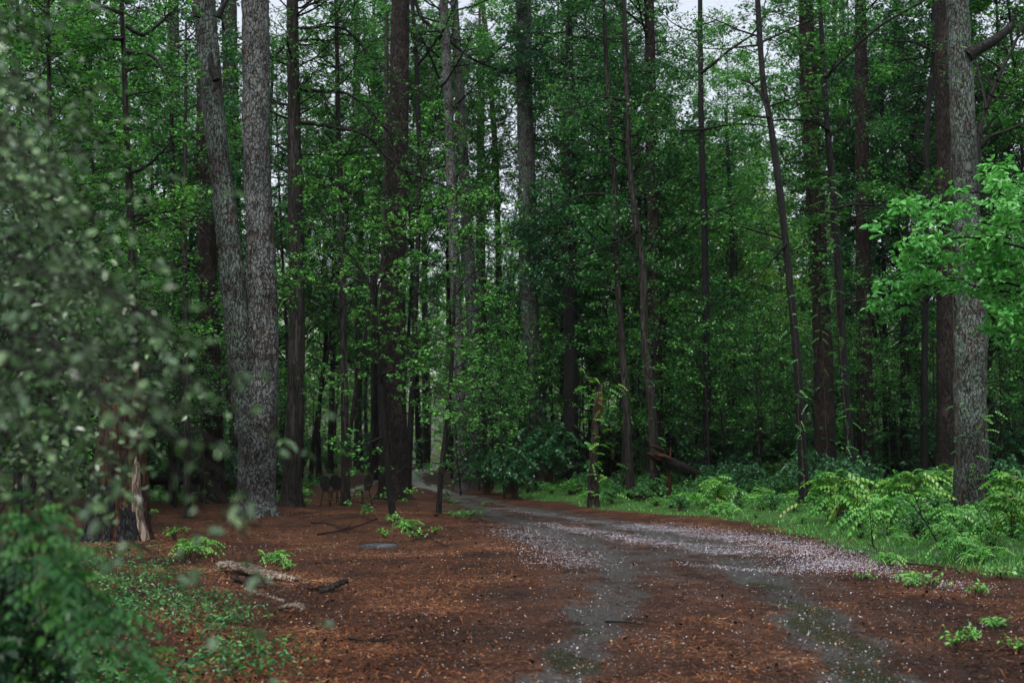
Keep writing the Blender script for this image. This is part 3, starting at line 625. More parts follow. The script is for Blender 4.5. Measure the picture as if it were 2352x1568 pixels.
def leafy(key, z0, z1, n, L, leaf='simple', size=.09, mat='leaf_mid', seed=1, lines=None, rad0=.05, tone=.5, gap=.12, dirx=None):
    rt, b, P, R = SIDE[next(k for k in SIDE if key in k)]; r = np.random.default_rng(seed)
    st = [(q, np.array([d[0], abs(d[1]) if r.random() < .75 else d[1], d[2]]), L_, rd) for q, d, L_, rd in along(P, R, z0, z1, int(n * .6), r, L, dirx=dirx)]
    if lines: st += traced(rt, b, lines, b[1] - .1, r, rad0, every=.4, Lc=L * .6)
    spray(rt, b, st, leaf, size, mat, par(levels=2, space=[.32,.2], gap=gap*.55, ratio=.5), seed, tone, mult=4, jit=.12)
leafy('dark broad trunk', 4, 18, 60, 3.0, 'simple', .11, 'leaf_deep', 41)
leafy('thin wavy grey', 6, 18, 30, 2.2, 'simple', .09, 'leaf_mid', 42, [(1,(1391,447),(1341,447),(1291,470),(1241,490))])
leafy('dark wet trunk bending', 6, 18, 44, 2.3, 'simple', .09, 'leaf_mid', 43, [(1,(1466,530),(1441,548),(1391,565),(1326,595),(1306,630)), (1,(1438,230),(1376,225),(1341,245),(1271,252))])
leafy('straight slender dark', 7, 18, 24, 2.4, 'simple', .09, 'leaf_fresh', 44, [(1,(1611,298),(1560,300),(1496,292)), (1,(1612,298),(1656,290),(1716,285),(1770,292)), (1.3,(1611,168),(1641,145),(1676,115),(1731,75),(1760,20))])
leafy('thin knobbly', 5, 14, 16, 2.4, 'simple', .10, 'leaf_fresh', 45, [(.7,(1675,500),(1700,520),(1760,515),(1800,530)),(.7,(1684,640),(1720,645),(1764,660))])
leafy('dark bowed', 6, 16, 34, 2.0, 'palm', .08, 'leaf_fresh', 46, [(1,(1765,270),(1750,220),(1720,190),(1690,180)), (.8,(1806,560),(1780,590),(1740,640))])
leafy('slim black trunk hugging', 5, 18, 44, 2.2, 'palm', .085, 'leaf_fresh', 47, [(1.4,(1898,178),(1926,145),(1954,120),(1989,85),(2044,45),(2089,20),(2140,-10)), (1.2,(1889,120),(1874,110),(1824,80),(1764,60)), (1,(1914,480),(1960,470),(2020,470),(2100,450),(2160,440)), (1,(1905,300),(1870,280),(1800,275),(1764,280))])
leafy('crooked black stem', 6, 18, 40, 2.4, 'simple', .09, 'leaf_mid', 48, [(1,(2146,120),(2110,100),(2080,95),(2020,100)), (1,(2145,120),(2200,80),(2260,60)), (.9,(2140,130),(2100,135),(2044,150),(2000,250),(1974,325))])
leafy('slanting black stem', 6, 17, 36, 2.4, 'simple', .1, 'leaf_deep', 49)
leafy('thin dark stem right', 5, 16, 36, 2.4, 'simple', .1, 'leaf_deep', 50)
leafy('thin grey trunk behind', 2, 11, 40, 1.6, 'palm', .07, 'leaf_mid', 51)
leafy('slim dark trunk rising', 3.5, 14, 56, 1.6, 'palm', .085, 'leaf_fresh', 52, [(1,(280,30),(262,25),(215,5),(190,-20)), (1,(283,90),(240,90),(170,115)), (1,(290,60),(330,80),(380,40),(410,10)), (1,(292,120),(350,130),(390,185)), (.9,(297,400),(340,380),(390,330))], .05, .6)
leafy('dark leaning far', 6, 19, 40, 3, 'simple', .13, 'leaf_mid', 53)
leafy('thin far stem', 5, 19, 50, 3, 'simple', .13, 'leaf_fresh', 54)

# W: dark leaning tree right of the largest pine, with long arching limbs
P = [(2246,345,20),(2240,420,22),(2236,600,24),(2234,800,26),(2236,1100,28)]
rt, b, PP, RR = big_tree('broadleaf_tree', 'black arching tree reaching out to the sky right of the largest lichen pine', 'tree', P, 31, 9.6, 'bark_dark', False, 16, .02, .2, 60)
st = traced(rt, b, [(1.6,(2246,360),(2250,300),(2264,250),(2294,175),(2324,115),(2349,60),(2400,-30)), (1.3,(2250,345),(2274,315),(2314,300),(2349,285),(2400,260)), (1,(2266,250),(2256,200),(2246,160),(2250,120)), (.8,(2290,185),(2330,190),(2380,150)), (.8,(2270,215),(2300,225),(2352,200))], 31, np.random.default_rng(5), .055, every=.5, Lc=1.6)
spray(rt, b, st, 'simple', .08, 'leaf_fresh', par(levels=1, space=[.3], gap=.12, ratio=.5), 61, .6, mult=3)
rt, b, PP, RR = SIDE['largest grey green lichen crusted pine rising through the bright dogwood']
w = Wood(); C = curve(np.array([at(x, y, 25.3) for x, y in ((2222,130),(2244,115),(2289,90),(2326,58))]), 12); w.tube(C, np.linspace(.16, .09, 12), 10); w.tube(C[-2:] + [[0,0,0],[.02,0,.02]], [.09,.01], 10)
link('broken_limb', w.mesh('broken_limb', M['bark_dark'], b), rt)

# ------------------------------------------------------------------ bright dogwood reaching in from the right
r = np.random.default_rng(71); Y = 15.5
bx = at(2560, 900, Y)[0]; base = np.array([bx, Y, float(ground_z(bx, Y))])
rt = root('dogwood_tree', 'low dogwood with tiers of bright fresh green leaves in front of the largest pine', 'tree', base)
w = Wood(); C = curve(np.array([base - [0, 0, .1], base + [.05, 0, 1.5], base + [-.05, .1, 3], base + [-.2, .1, 4.4], base + [-.1, 0, 5.6]]), 20); w.tube(C, np.linspace(.11, .03, 20), 10); link('trunk', w.mesh('trunk', M['hardwood'], base), rt)
DL = [[(2550,600),(2450,520),(2352,468),(2260,445),(2170,440),(2110,462)], [(2550,640),(2450,560),(2352,510),(2230,490),(2130,500),(2060,500)], [(2550,680),(2450,620),(2352,570),(2220,545),(2110,560),(2020,548)],
      [(2550,700),(2450,650),(2352,620),(2250,590),(2120,610),(2010,655)], [(2550,760),(2450,700),(2352,660),(2230,640),(2110,665),(2000,720)], [(2500,650),(2400,600),(2300,570),(2180,580),(2090,600)],
      [(2550,560),(2440,470),(2352,425),(2290,415)], [(2550,560),(2440,450),(2360,405),(2300,400)], [(2550,780),(2430,740),(2352,720),(2290,735)], [(2550,740),(2400,680),(2280,665),(2170,640),(2060,640)], [(2550,840),(2440,790),(2350,770),(2300,760)],
      [(2560,520),(2500,430),(2420,380)], [(2560,600),(2480,540),(2400,500),(2330,520)]]
for p in (0, 1):
    st = traced(rt, base, [[.8 + .3 * r.random()] + l for l in (DL[p::2])], Y + p * .5 - .2, r, .022, sway=.7, every=.13, Lc=.55, mat='bark_dark')
    st = [(q, d * np.array([1, 1, .35]), L, rd) for q, d, L, rd in st]
    spray(rt, base, st, 'oval', .098, 'leaf_dogwood', par(levels=1, seg=[.12, .1], space=[.12], gap=.055, ratio=.5, flat=.2, wig=.1, trop=[.05, -.1], rmin=.0025), 72 + p, .5, 'bark_dark', mult=3, jit=.05)

# ------------------------------------------------------------------ forest behind: a few kinds, copied
def proto_broadleaf(seed, H, z0, n, spread, size, mat, gap, leaf='simple', barkm='bark_far', r0=.13, mult=6):
    r = np.random.default_rng(seed); P = [np.array([0, 0, -.2])]; d = np.array([r.normal(0, .05), r.normal(0, .05), 1.])
    m = 14
    for i in range(m): d = nrm(d + np.array([r.normal(0, .05), r.normal(0, .05), .12])); P.append(P[-1] + d * (H + .2) / m)
    P = curve(np.array(P), 40); R = r0 * (1 - np.linspace(0, 1, 40) * .85); R[:3] *= [1.5, 1.25, 1.1]
    w = Wood(); w.tube(P, R, 10); tm = w.mesh('trunk', M[barkm])
    w = Wood(); sp = []; G_ = par(seg=[.6, .4, .3], levels=2, space=[.5, .35], gap=gap, ratio=.45, flat=.4, rmin=.006)
    for k in range(n):
        z = z0 + (H - z0 - .3) * ((k + r.random()) / n); f = (z - z0) / (H - z0); i = int(np.searchsorted(P[:, 2], z)); i = min(i, 39)
        a = k * 2.4 + r.normal(0, .4); L = spread * (.55 + .8 * math.sin(PI * min(f * .85 + .12, 1))) * r.uniform(.55, 1.1)
        grow(r, w, sp, P[i], nrm(np.array([math.cos(a), math.sin(a), r.uniform(.1, .9)])), L, R[i] * .45, 0, G_)
    lv = Leaves(seed, mult, .13 if H > 10 else .08); A = np.concatenate([s[0] for s in sp]); D = np.concatenate([s[1] for s in sp])
    lv.emit(leaf, A, D, size, .5, .3); print('proto', H, len(A) * mult)
    rt = root('x', '', '', (0, 0, 0)); link('trunk', tm, rt); link('limb', w.mesh('limb', M['bark_dark']), rt); link('crown', lv.mesh('crown', M[mat]), rt)
    return rt
BL = [proto_broadleaf(101, 17, 3.5, 46, 2.9, .13, 'leaf_mid', .085), proto_broadleaf(102, 15, 2.5, 44, 2.7, .13, 'leaf_fresh', .09), proto_broadleaf(103, 19, 4.5, 46, 3.2, .14, 'leaf_deep', .08),
      proto_broadleaf(104, 16, 3, 44, 3.0, .16, 'leaf_pale', .09), proto_broadleaf(105, 21, 8.5, 44, 3.1, .14, 'leaf_mid', .085, r0=.10), proto_broadleaf(106, 23, 10, 44, 3.1, .14, 'leaf_fresh', .085, r0=.10)]
US = [proto_broadleaf(111, 5.5, .5, 34, 1.7, .085, 'leaf_mid', .075, r0=.04), proto_broadleaf(112, 4.2, .4, 30, 1.6, .08, 'leaf_deep', .075, r0=.035), proto_broadleaf(113, 6.5, 1.2, 34, 1.7, .09, 'leaf_fresh', .085, r0=.045)]
def proto_pine(seed, H):
    rt = root('x', '', '', (0, 0, 0)); P = np.array([[0, 0, -.2], [.05, 0, H * .3], [0, .1, H * .7], [0, 0, H]]); C = curve(P, 60)
    link('trunk', trunk_mesh('trunk', C, np.linspace(.26, .07, 60), M['bark_far'], np.zeros(3), 16, .4, .03, .2, seed), rt)
    for o in (link('crown', PC[seed % 2][1], rt, (0, 0, H - 11)), link('limb', PC[seed % 2][0], rt, (0, 0, H - 11))): o.rotation_euler = (0, 0, seed)
    return rt
PP_ = [proto_pine(1, 25), proto_pine(2, 28)]
PATH = np.vstack([PR[4:]])
occupied = []
def free(x, y, rad, road=1.8):
    if min(seg_dist(np.array([x]), np.array([y]), PR)[0], seg_dist(np.array([x]), np.array([y]), P3)[0]) < road: return False
    return all((x - a) ** 2 + (y - b) ** 2 > (rad + c) ** 2 for a, b, c in occupied)
used = {}
def place(kind, name, label, cat, group, x, y, sc, rz):
    z = float(ground_z(x, y)); o = copy_tree(kind, (x, y, z), rz, sc); o.name = name; tag(o, label, cat, group); return o
r = np.random.default_rng(202)
KL = ['mid green leafy tree in the dense wood beyond the road', 'fresh green leafy tree in the dense wood beyond the road', 'tall dark green leafy tree in the dense wood beyond the road', 'pale yellow green leafy tree far back in the wood', 'tall bare stemmed tree with a high mid green crown in the wood', 'tall bare stemmed tree with a high fresh green crown in the wood']
def forest(n, y0, y1, kinds, wts, sep, cond=lambda x, y: True):
    c = 0; t = 0
    while c < n and t < 6000:
        t += 1; y = math.sqrt(r.uniform(y0 ** 2, y1 ** 2)); x = r.uniform(-.5, .5) * y * 1.02 + r.uniform(-3, 3)
        if not cond(x, y) or not free(x, y, sep, 2.4): continue
        k = r.choice(len(kinds), p=wts); occupied.append((x, y, sep)); c += 1
        kd = kinds[k]; sc = r.uniform(.85, 1.15)
        if kd in BL: place(kd, 'broadleaf_tree', KL[BL.index(kd)], 'tree', 'leafy trees of the dense wood', x, y, sc, r.uniform(0, 6.28))
        elif kd in PP_: place(kd, 'pine_tree', 'tall straight pine with a high needle crown deep in the wood', 'tree', 'tall pines deep in the wood', x, y, sc, r.uniform(0, 6.28))
        else: place(kd, 'understory_tree', ['small mid green understory tree in the shade of the wood', 'small dark green understory tree in the shade of the wood', 'small fresh green understory tree in the shade of the wood'][US.index(kd)], 'tree', 'understory trees of the wood', x, y, sc, r.uniform(0, 6.28))
clear = lambda x, y: not (y < 115 and abs(x / y * F + 1176 - 968) < 48) and not (y < 60 and (abs(x / y * F + 1176 - 850) < 150 or abs(x / y * F + 1176 - 1215) < 70 or abs(x / y * F + 1176 - 1065) < 60))
gap_dir = lambda x, y: .15 < x / y < .255
forest(14, 36, 52, BL[:3] + PP_, [.3, .4, .15, .08, .07], 1.6, lambda x, y: clear(x, y) and not gap_dir(x, y))
forest(32, 52, 80, BL[:4] + PP_, [.2, .35, .08, .15, .12, .1], 1.8, lambda x, y: clear(x, y) and (not gap_dir(x, y) or r.random() < .25))
forest(70, 80, 135, BL[:4] + PP_, [.12, .28, .05, .35, .1, .1], 2.0, lambda x, y: clear(x, y) and not (gap_dir(x, y) and y < 105))
for px, Y, k in ((1300,52,0),(1345,45,1),(1432,41,0),(1540,46,1),(2060,43,2),(2290,40,2),(2380,36,1),(1930,44,1),(70,34,1),(250,36,1),(345,40,0),(-20,28,1),(640,50,1),(735,54,0),(1130,52,1),(850,66,1),(690,64,1),(770,72,1),(905,70,1),(1035,76,1),(1095,64,1),(1180,70,1),(2140,48,1)):
    x_ = at(px, 1000, Y)[0]; occupied.append((x_, Y, 1.2)); place(BL[k], 'broadleaf_tree', KL[k], 'tree', 'leafy trees of the dense wood', x_, Y, r.uniform(.9, 1.1), r.uniform(0, 6.28))
for px, Y, k in ((640,46,4),(715,52,5),(790,47,4),(865,54,5),(900,50,4),(1040,56,5),(1080,50,4),(1150,55,5),(1270,48,4),(1380,52,5),(1480,50,4),(1640,62,5),(1735,66,5),(1930,48,4),(2050,50,5),(2140,44,4),(2250,40,5),(2330,46,4),(2400,38,5),(130,44,5),(320,48,4)):
    x_ = at(px, 1000, Y)[0]; place(BL[k], 'broadleaf_tree', KL[k], 'tree', 'leafy trees of the dense wood', x_, Y, r.uniform(.9, 1.1), r.uniform(0, 6.28))
for px, Y, sc_ in ((1560,74,1.15),(1612,66,1.1),(1650,72,1.25),(1700,65,1.15),(1745,71,1.2),(1795,66,1.05),(1725,80,1.3),(1600,82,1.3),(1840,76,1.1)):
    x_ = at(px, 1000, Y)[0]; occupied.append((x_, Y, 1.)); place(BL[3], 'broadleaf_tree', KL[3], 'tree', 'leafy trees of the dense wood', x_, Y, sc_, r.uniform(0, 6.28))
for px, Y, k in ((690,57,0),(760,63,1),(875,58,1),(1030,66,0),(1110,60,1),(610,50,0)):
    x_ = at(px, 1000, Y)[0]; place(PP_[k], 'pine_tree', 'tall straight pine with a high needle crown deep in the wood', 'tree', 'tall pines deep in the wood', x_, Y, r.uniform(.8, .9), r.uniform(0, 6.28))
for px, Y, k in ((1130,38,2),(1190,36,0),(1270,38,2),(1340,36,2),(1400,39,0),(1470,37,2),(1560,36,2),(1640,38,0),(1720,34,2),(1790,37,1),(1930,36,1),(2000,33,0),(2090,33,1),(2180,36,0),(2300,31,2),(2350,35,1)):
    Y += 6.5; x_ = at(px, 1000, Y)[0]; occupied.append((x_, Y, .6)); place(US[k], 'understory_tree', ['small mid green understory tree in the shade of the wood', 'small dark green understory tree in the shade of the wood', 'small fresh green understory tree in the shade of the wood'][k], 'tree', 'understory trees of the wood', x_, Y, r.uniform(.8, 1.15), r.uniform(0, 6.28))
for px, Y, k, sc_ in ((1060,40,2,.8),(1100,44,0,.9),(1160,37,2,.75),(1230,42,2,.9),(1330,45,0,1),(1450,44,2,.9),(1520,40,0,.7),(1590,42,2,.8),(1880,42,0,.8),(1960,40,2,.8),(2060,42,0,.9),(2150,40,2,.8),(2290,37,0,.8),(640,40,0,.8),(600,44,2,.9),(730,62,2,1),(480,38,2,.9),(390,40,0,.9)):
    x_ = at(px, 1000, Y)[0]; place(US[k], 'understory_tree', ['small mid green understory tree in the shade of the wood', 'small dark green understory tree in the shade of the wood', 'small fresh green understory tree in the shade of the wood'][k], 'tree', 'understory trees of the wood', x_, Y, sc_, r.uniform(0, 6.28))
# understory: leaves the clearing, the road and the view of the chairs open
def us_ok(x, y):
    px = x / y * F + 1176
    if y < 62 and 680 < px < 1010 or y < 115 and abs(px - 968) < 45: return False
    if y < 34 and right_of(np.array(x), np.array(y)) < 4.5 and px > 420: return False
    return True
forest(50, 36, 48, US, [.3, .1, .6], .8, lambda x, y: us_ok(x, y) and right_of(np.array(x), np.array(y)) > 3.5)
forest(30, 28, 44, US, [.3, .2, .5], .8, lambda x, y: x / y * F + 1176 < 430 and y > 24)
forest(90, 42, 75, US, [.35, .2, .45], .9, lambda x, y: us_ok(x, y) and abs(x / y * F + 1176 - 960) > 40)
forest(90, 75, 120, US, [.4, .3, .3], 1.0)
for k in BL + US + PP_:
    for c in list(k.children): bpy.data.objects.remove(c)
    bpy.data.objects.remove(k)
# the far wood closing the view
r = np.random.default_rng(9); n = 90000
a = r.uniform(-.62, .62, n); d = r.uniform(128, 150, n); X = np.sin(a) * d; Yy = np.cos(a) * d
top = 12 + 18 * fbm(a * 14, a * 0 + 3, 5); Z = .5 + top * r.uniform(0, 1, n) ** .8
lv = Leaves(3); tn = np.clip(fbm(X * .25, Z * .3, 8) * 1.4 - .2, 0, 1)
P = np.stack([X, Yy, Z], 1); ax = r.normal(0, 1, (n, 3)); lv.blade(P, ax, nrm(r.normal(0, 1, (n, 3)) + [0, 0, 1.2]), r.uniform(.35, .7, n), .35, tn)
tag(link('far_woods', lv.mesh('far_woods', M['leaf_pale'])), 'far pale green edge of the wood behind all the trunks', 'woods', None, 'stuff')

# ------------------------------------------------------------------ left side: leafy trees near the shrub
for i, (px, Y, H, lab) in enumerate(((110, 21, 11, 'slender leafy tree hidden behind the blurred shrub at the picture edge'), (40, 27, 13, 'leafy tree at the far left edge behind the blurred shrub'), (390, 33, 13, 'bright leafed tree between the blurred shrub and the forked pine'), (205, 28.5, 14, 'bushy tree behind the slim dark trunk above the shrub'))):
    rt, b, P, R = big_tree('broadleaf_tree', lab, 'tree', [(px, 0, 9), (px + 6, 500, 13), (px + 4, 1100, 17)], Y, H, 'hardwood', False, 14, .01, .2, 80 + i)
    rr = np.random.default_rng(300 + i)
    spray(rt, b, along(P, R, 1.6, H, 62, rr, 2.1), 'palm', .09, ['leaf_fresh', 'leaf_mid', 'leaf_fresh', 'leaf_mid'][i], par(levels=2, space=[.32, .2], gap=.075, ratio=.5), 90 + i, .55, mult=2, jit=.08)

# ------------------------------------------------------------------ blurred silver shrubs close to the lens, bright fronds below
def arch_shrub(name, lab, cat, rootp, targets, leaf, size, mat, gap, seed, stem_r=.012, rise=.5, spread=.05, tone=.5, twiglen=.28, flat=.5):
    r = np.random.default_rng(seed); base = np.array([rootp[0], rootp[1], float(ground_z(rootp[0], rootp[1]))])
    rt = root(name, lab, cat, base); w = Wood(); sp = []
    for tg in targets:
        p0 = base + np.append(r.normal(0, spread, 2), -.05); mid = p0 * .45 + tg * .55; mid[2] = max(tg[2] + rise * r.uniform(.2, 1) * .6, mid[2]); q1 = p0 * .8 + mid * .2; q1[2] = mid[2] * .5
        C = curve(np.array([p0, q1, mid, tg]), 22); C[1:] += r.normal(0, .004, C[1:].shape); w.tube(C, np.linspace(stem_r, .0015, 22) if stem_r < .02 else np.linspace(stem_r, .003, 22), 5)
        for k in range(int(np.linalg.norm(tg - mid) / .07) + 8):
            t = r.uniform(.35, 1) ; i = min(int(t * 21), 20); dl = nrm(C[i + 1] - C[i]); lat = nrm(r.normal(0, 1, 3))
            L = twiglen * r.uniform(.4, 1.2); E = C[i] + (dl * .8 + lat * .7) * L + np.array([0, 0, -.15 * L]); tw = curve(np.array([C[i], (C[i] + E) / 2 + [0, 0, .03 * L], E]), 5)
            w.tube(tw, np.linspace(.0016, .0008, 5), 3); m = max(2, int(L / gap)); u = r.uniform(0.1, 1, m); j = np.minimum((u * 4).astype(int), 3)
            sp.append((tw[j] + (tw[j + 1] - tw[j]) * (u * 4 - j)[:, None], nrm(tw[j + 1] - tw[j])))
    lv = Leaves(seed); lv.emit(leaf, np.concatenate([s[0] for s in sp]), np.concatenate([s[1] for s in sp]), size, tone, .3, flat)
    link('stem', w.mesh('stem', M['twig'], base), rt); link('foliage', lv.mesh('foliage', M[mat], base), rt)
    return rt
def tgts(pts, y0, y1, r, jit=14):
    return [at(px + r.normal(0, jit), py + r.normal(0, jit), r.uniform(y0, y1)) for px, py in pts]
r = np.random.default_rng(400)
def inside(n, edge, r):
    out = []
    while len(out) < n:
        py = r.uniform(-40, 1150); e = np.interp(py, [p[1] for p in edge], [p[0] for p in edge]); px = e - abs(r.normal(0, 1)) * (e + 60) * .42
        if px > -160: out.append((px, py))
    return out
E1 = [(60, -60), (120, 60), (215, 230), (330, 420), (470, 590), (560, 740), (570, 860), (520, 980), (330, 1100), (60, 1180)]
arch_shrub('silver_leaf_shrub', 'very blurred arching shrub with silvery green leaves filling the left edge', 'shrub', (-2.5, 3.7), tgts(inside(50, E1, r), 2.9, 4.3, r), 'oval', .036, 'leaf_silver', .055, 401, .008, flat=.6)
E2 = [(150, -60), (150, 500), (300, 640), (420, 760), (400, 900), (330, 1020), (200, 1120), (60, 1180)]
arch_shrub('silver_leaf_shrub', 'second silvery shrub farther back with small pale leaves before the rotten stump', 'shrub', (-3.3, 6.3), tgts([(250, 930), (300, 990), (230, 1040), (320, 1100), (260, 1150), (210, 1190), (350, 1180), (180, 1100)] + [(x, y) for x, y in inside(95, E2, r) if y > 380], 4.8, 7.0, r), 'oval', .042, 'leaf_silver', .042, 402, .008, flat=.6)
arch_shrub('silver_leaf_shrub', 'few drooping blurred leaf sprays hanging in front of the forked pine foot', 'shrub', (-1.9, 2.2), tgts([(590, 900), (640, 1160), (655, 1290), (650, 1480), (560, 1060), (480, 1000), (560, 1200)], 2.3, 2.9, r, 6), 'oval', .036, 'leaf_silver', .16, 403, .008, .9, flat=.9)
arch_shrub('fern_leaved_shrub', 'bright green blurred shrub with drooping feathery fronds in the lower left corner', 'shrub', (-2.0, 4.6), tgts([(0, 1250), (70, 1245), (125, 1270), (165, 1310), (195, 1350), (225, 1395), (260, 1430), (300, 1460), (335, 1490), (90, 1300), (190, 1400)], 3.8, 4.8, r, 10), 'pinn', .15, 'leaf_fresh', .085, 404, .008, .3, .08, .33, .2)
arch_shrub('shade_shrub', 'dark leafy shrub in deep shade below the feathery fronds', 'shrub', (-2.3, 5.0), tgts([(r.uniform(-60, 40 + 210 * ((q % 10) / 10)), 1320 + 28 * (q % 10) + r.uniform(-10, 40)) for q in range(34)], 4.3, 5.6, r, 10), 'oval', .055, 'leaf_deep', .07, 405, .006, .2, .25, .3, .25)

# ------------------------------------------------------------------ undergrowth plants, copied individually
def proto_bush(seed, H, rad, leaf, size, mat, gap, nst, tone=.6):
    r = np.random.default_rng(seed); w = Wood(); sp = []
    for k in range(nst):
        a = r.uniform(0, 2 * PI); q = rad * r.uniform(.1, 1); h = H * r.uniform(.45, 1) * (1 - .35 * (q / rad) ** 2)
        C = curve(np.array([[r.normal(0, .06), r.normal(0, .06), -.05], [math.cos(a) * q * .35, math.sin(a) * q * .35, h * .7], [math.cos(a) * q * .8, math.sin(a) * q * .8, h], [math.cos(a) * q * 1.1, math.sin(a) * q * 1.1, h * .85]]), 12)
        w.tube(C, np.linspace(.006, .002, 12), 3); m = int(h / gap) + 3; u = r.uniform(.3, 1, m); j = np.minimum((u * 11).astype(int), 10)
        sp.append((C[j] + (C[j + 1] - C[j]) * (u * 11 - j)[:, None], nrm(C[j + 1] - C[j])))
    lv = Leaves(seed); lv.emit(leaf, np.concatenate([s[0] for s in sp]), np.concatenate([s[1] for s in sp]), size, tone, .22)
    rt = root('x', '', '', (0, 0, 0)); link('stem', w.mesh('stem', M['stem']), rt); link('foliage', lv.mesh('foliage', M[mat]), rt); return rt
BU = [proto_bush(501, 1.0, .75, 'pinn', .36, 'leaf_vine', .20, 16, .5), proto_bush(502, .7, .7, 'pinn', .30, 'leaf_fresh', .16, 16, .75), proto_bush(503, .8, .7, 'simple', .075, 'leaf_mid', .03, 60, .5),
      proto_bush(504, .45, .6, 'simple', .06, 'leaf_fresh', .03, 60, .6), proto_bush(505, .22, .28, 'pinn', .14, 'leaf_fresh', .06, 9, .8), proto_bush(506, .18, .25, 'simple', .05, 'leaf_fresh', .04, 12, .8), proto_bush(507, 1.3, .9, 'simple', .085, 'leaf_deep', .035, 70, .6)]
BLAB = ['feathery green shrub in the undergrowth beyond the verge', 'low bright feathery shrub along the grassy verge', 'small round leaved bush in the undergrowth', 'knee high bright green bush near the road edge', 'tiny feathery seedling on the litter', 'tiny leafy seedling on the litter', 'dark green bush in the shaded undergrowth']
def bush(k, x, y, sc=1.0, label=None):
    o = copy_tree(BU[k], (x, y, float(ground_z(x, y))), rB.uniform(0, 6.28), sc); o.name = 'seedling' if k in (4, 5) else 'undergrowth_shrub'
    tag(o, label or BLAB[k], 'seedling' if k in (4, 5) else 'shrub', None if label else ('seedlings on the forest floor' if k in (4, 5) else 'shrubs of the undergrowth')); return o
rB = np.random.default_rng(600)
def bushes(n, y0, y1, lo, hi, kinds, wts, sc=(.7, 1.2), sep=.35):
    c = t = 0; pts = []
    while c < n and t < 5000:
        t += 1; y = rB.uniform(y0, y1); x = rB.uniform(-1, .6 * y + 2); ro = float(right_of(np.array(x), np.array(y)))
        if not (lo < ro < hi) or x / y > .56 or any((x - a) ** 2 + (y - b) ** 2 < sep ** 2 for a, b in pts): continue
        pts.append((x, y)); c += 1; bush(int(rB.choice(kinds, p=wts)), x, y, rB.uniform(*sc))
bushes(60, 15.5, 42, 1.0, 2.6, [1, 3, 2], [.2, .4, .4], (.28, .6), .3)
bushes(125, 17, 46, 2.2, 6.0, [0, 1, 2, 3], [.12, .13, .42, .33], (.5, .95), .38)
bushes(60, 22, 52, 5.5, 11, [0, 2, 6], [.3, .4, .3], (.8, 1.2))
for i_ in range(64):
    Y = rB.uniform(37, 66); px = 1130 + 1260 * (i_ + rB.random()) / 64; bush(6 if rB.random() < .6 else 2, at(px, 1000, Y)[0], Y, rB.uniform(1.3, 2.3))
for i_ in range(26):
    Y = rB.uniform(63, 84); px = 380 + 540 * (i_ + rB.random()) / 26; bush(2 if rB.random() < .6 else 6, at(px, 1000, Y)[0], Y, rB.uniform(1.3, 2.2))
for i_ in range(12):
    Y = rB.uniform(34, 46); px = 380 + 270 * (i_ + rB.random()) / 12; bush(6, at(px, 1000, Y)[0], Y, rB.uniform(1.0, 1.6))
for k, px, Y, sc, lab in ((0, 1925, 23.5, 1.2, 'arching bright green feathery bush before the slim black trunk'), (0, 2100, 24, 1.1, 'yellow green tipped bush in front of the dark hollow right of centre'), (0, 1650, 29, .95, 'leafy mound beside the broken orange log'), (1, 2040, 20.5, 1.1, 'drooping bluish green bush in the middle of the right hand verge'), (0, 2330, 21.5, 1.15, 'tall feathery shrub to the right of the largest pine foot'), (6, 1120, 40, 1.3, 'dark evergreen bush where the narrow track bends'), (6, 1180, 37, 1.2, 'dark evergreen bush left of the ivy flecked pine foot')):
    bush(k, at(px, 1100, Y)[0], Y, sc, lab)
# seedlings on the clearing and around the saplings
for px, py, k, sc in ((905,1215,5,1.2),(930,1225,4,1.2),(880,1235,5,1),(955,1240,5,1.1),(1000,1230,5,.9),(640,1300,4,1.1),(660,1310,5,.8),(430,1290,5,1.6),(465,1280,4,1.5),(400,1245,5,1.5),(365,1150,4,1.6),(395,1150,4,1.4),(345,1190,5,1.4),
                      (2200,1490,5,1.0),(2290,1440,4,.5),(2340,1500,5,.8),(2230,1470,5,.8),(2100,1340,4,.9),(2140,1350,5,1),(2050,1300,4,1),(2265,1300,4,1.2),(2300,1330,5,1.1),(2250,1370,5,1),(1985,1330,5,.7),(1060,1195,4,.8),(1050,1205,5,.8),(700,1165,5,1.5),(715,1120,5,1.6),(690,1140,4,1.5)):
    g = gpt(px, py); bush(k, g[0], g[1], sc)
c = t = 0
while c < 46 and t < 3000:
    t += 1; y = rB.uniform(34, 75); x = rB.uniform(-.45, .25) * y
    if free(x, y, .1, 1.5) and not (y < 62 and 640 < x / y * F + 1176 < 1010): bush(int(rB.choice([0, 2, 3, 6])), x, y, rB.uniform(.8, 1.4)); c += 1
for k in BU:
    for ch in list(k.children): bpy.data.objects.remove(ch)
    bpy.data.objects.remove(k)

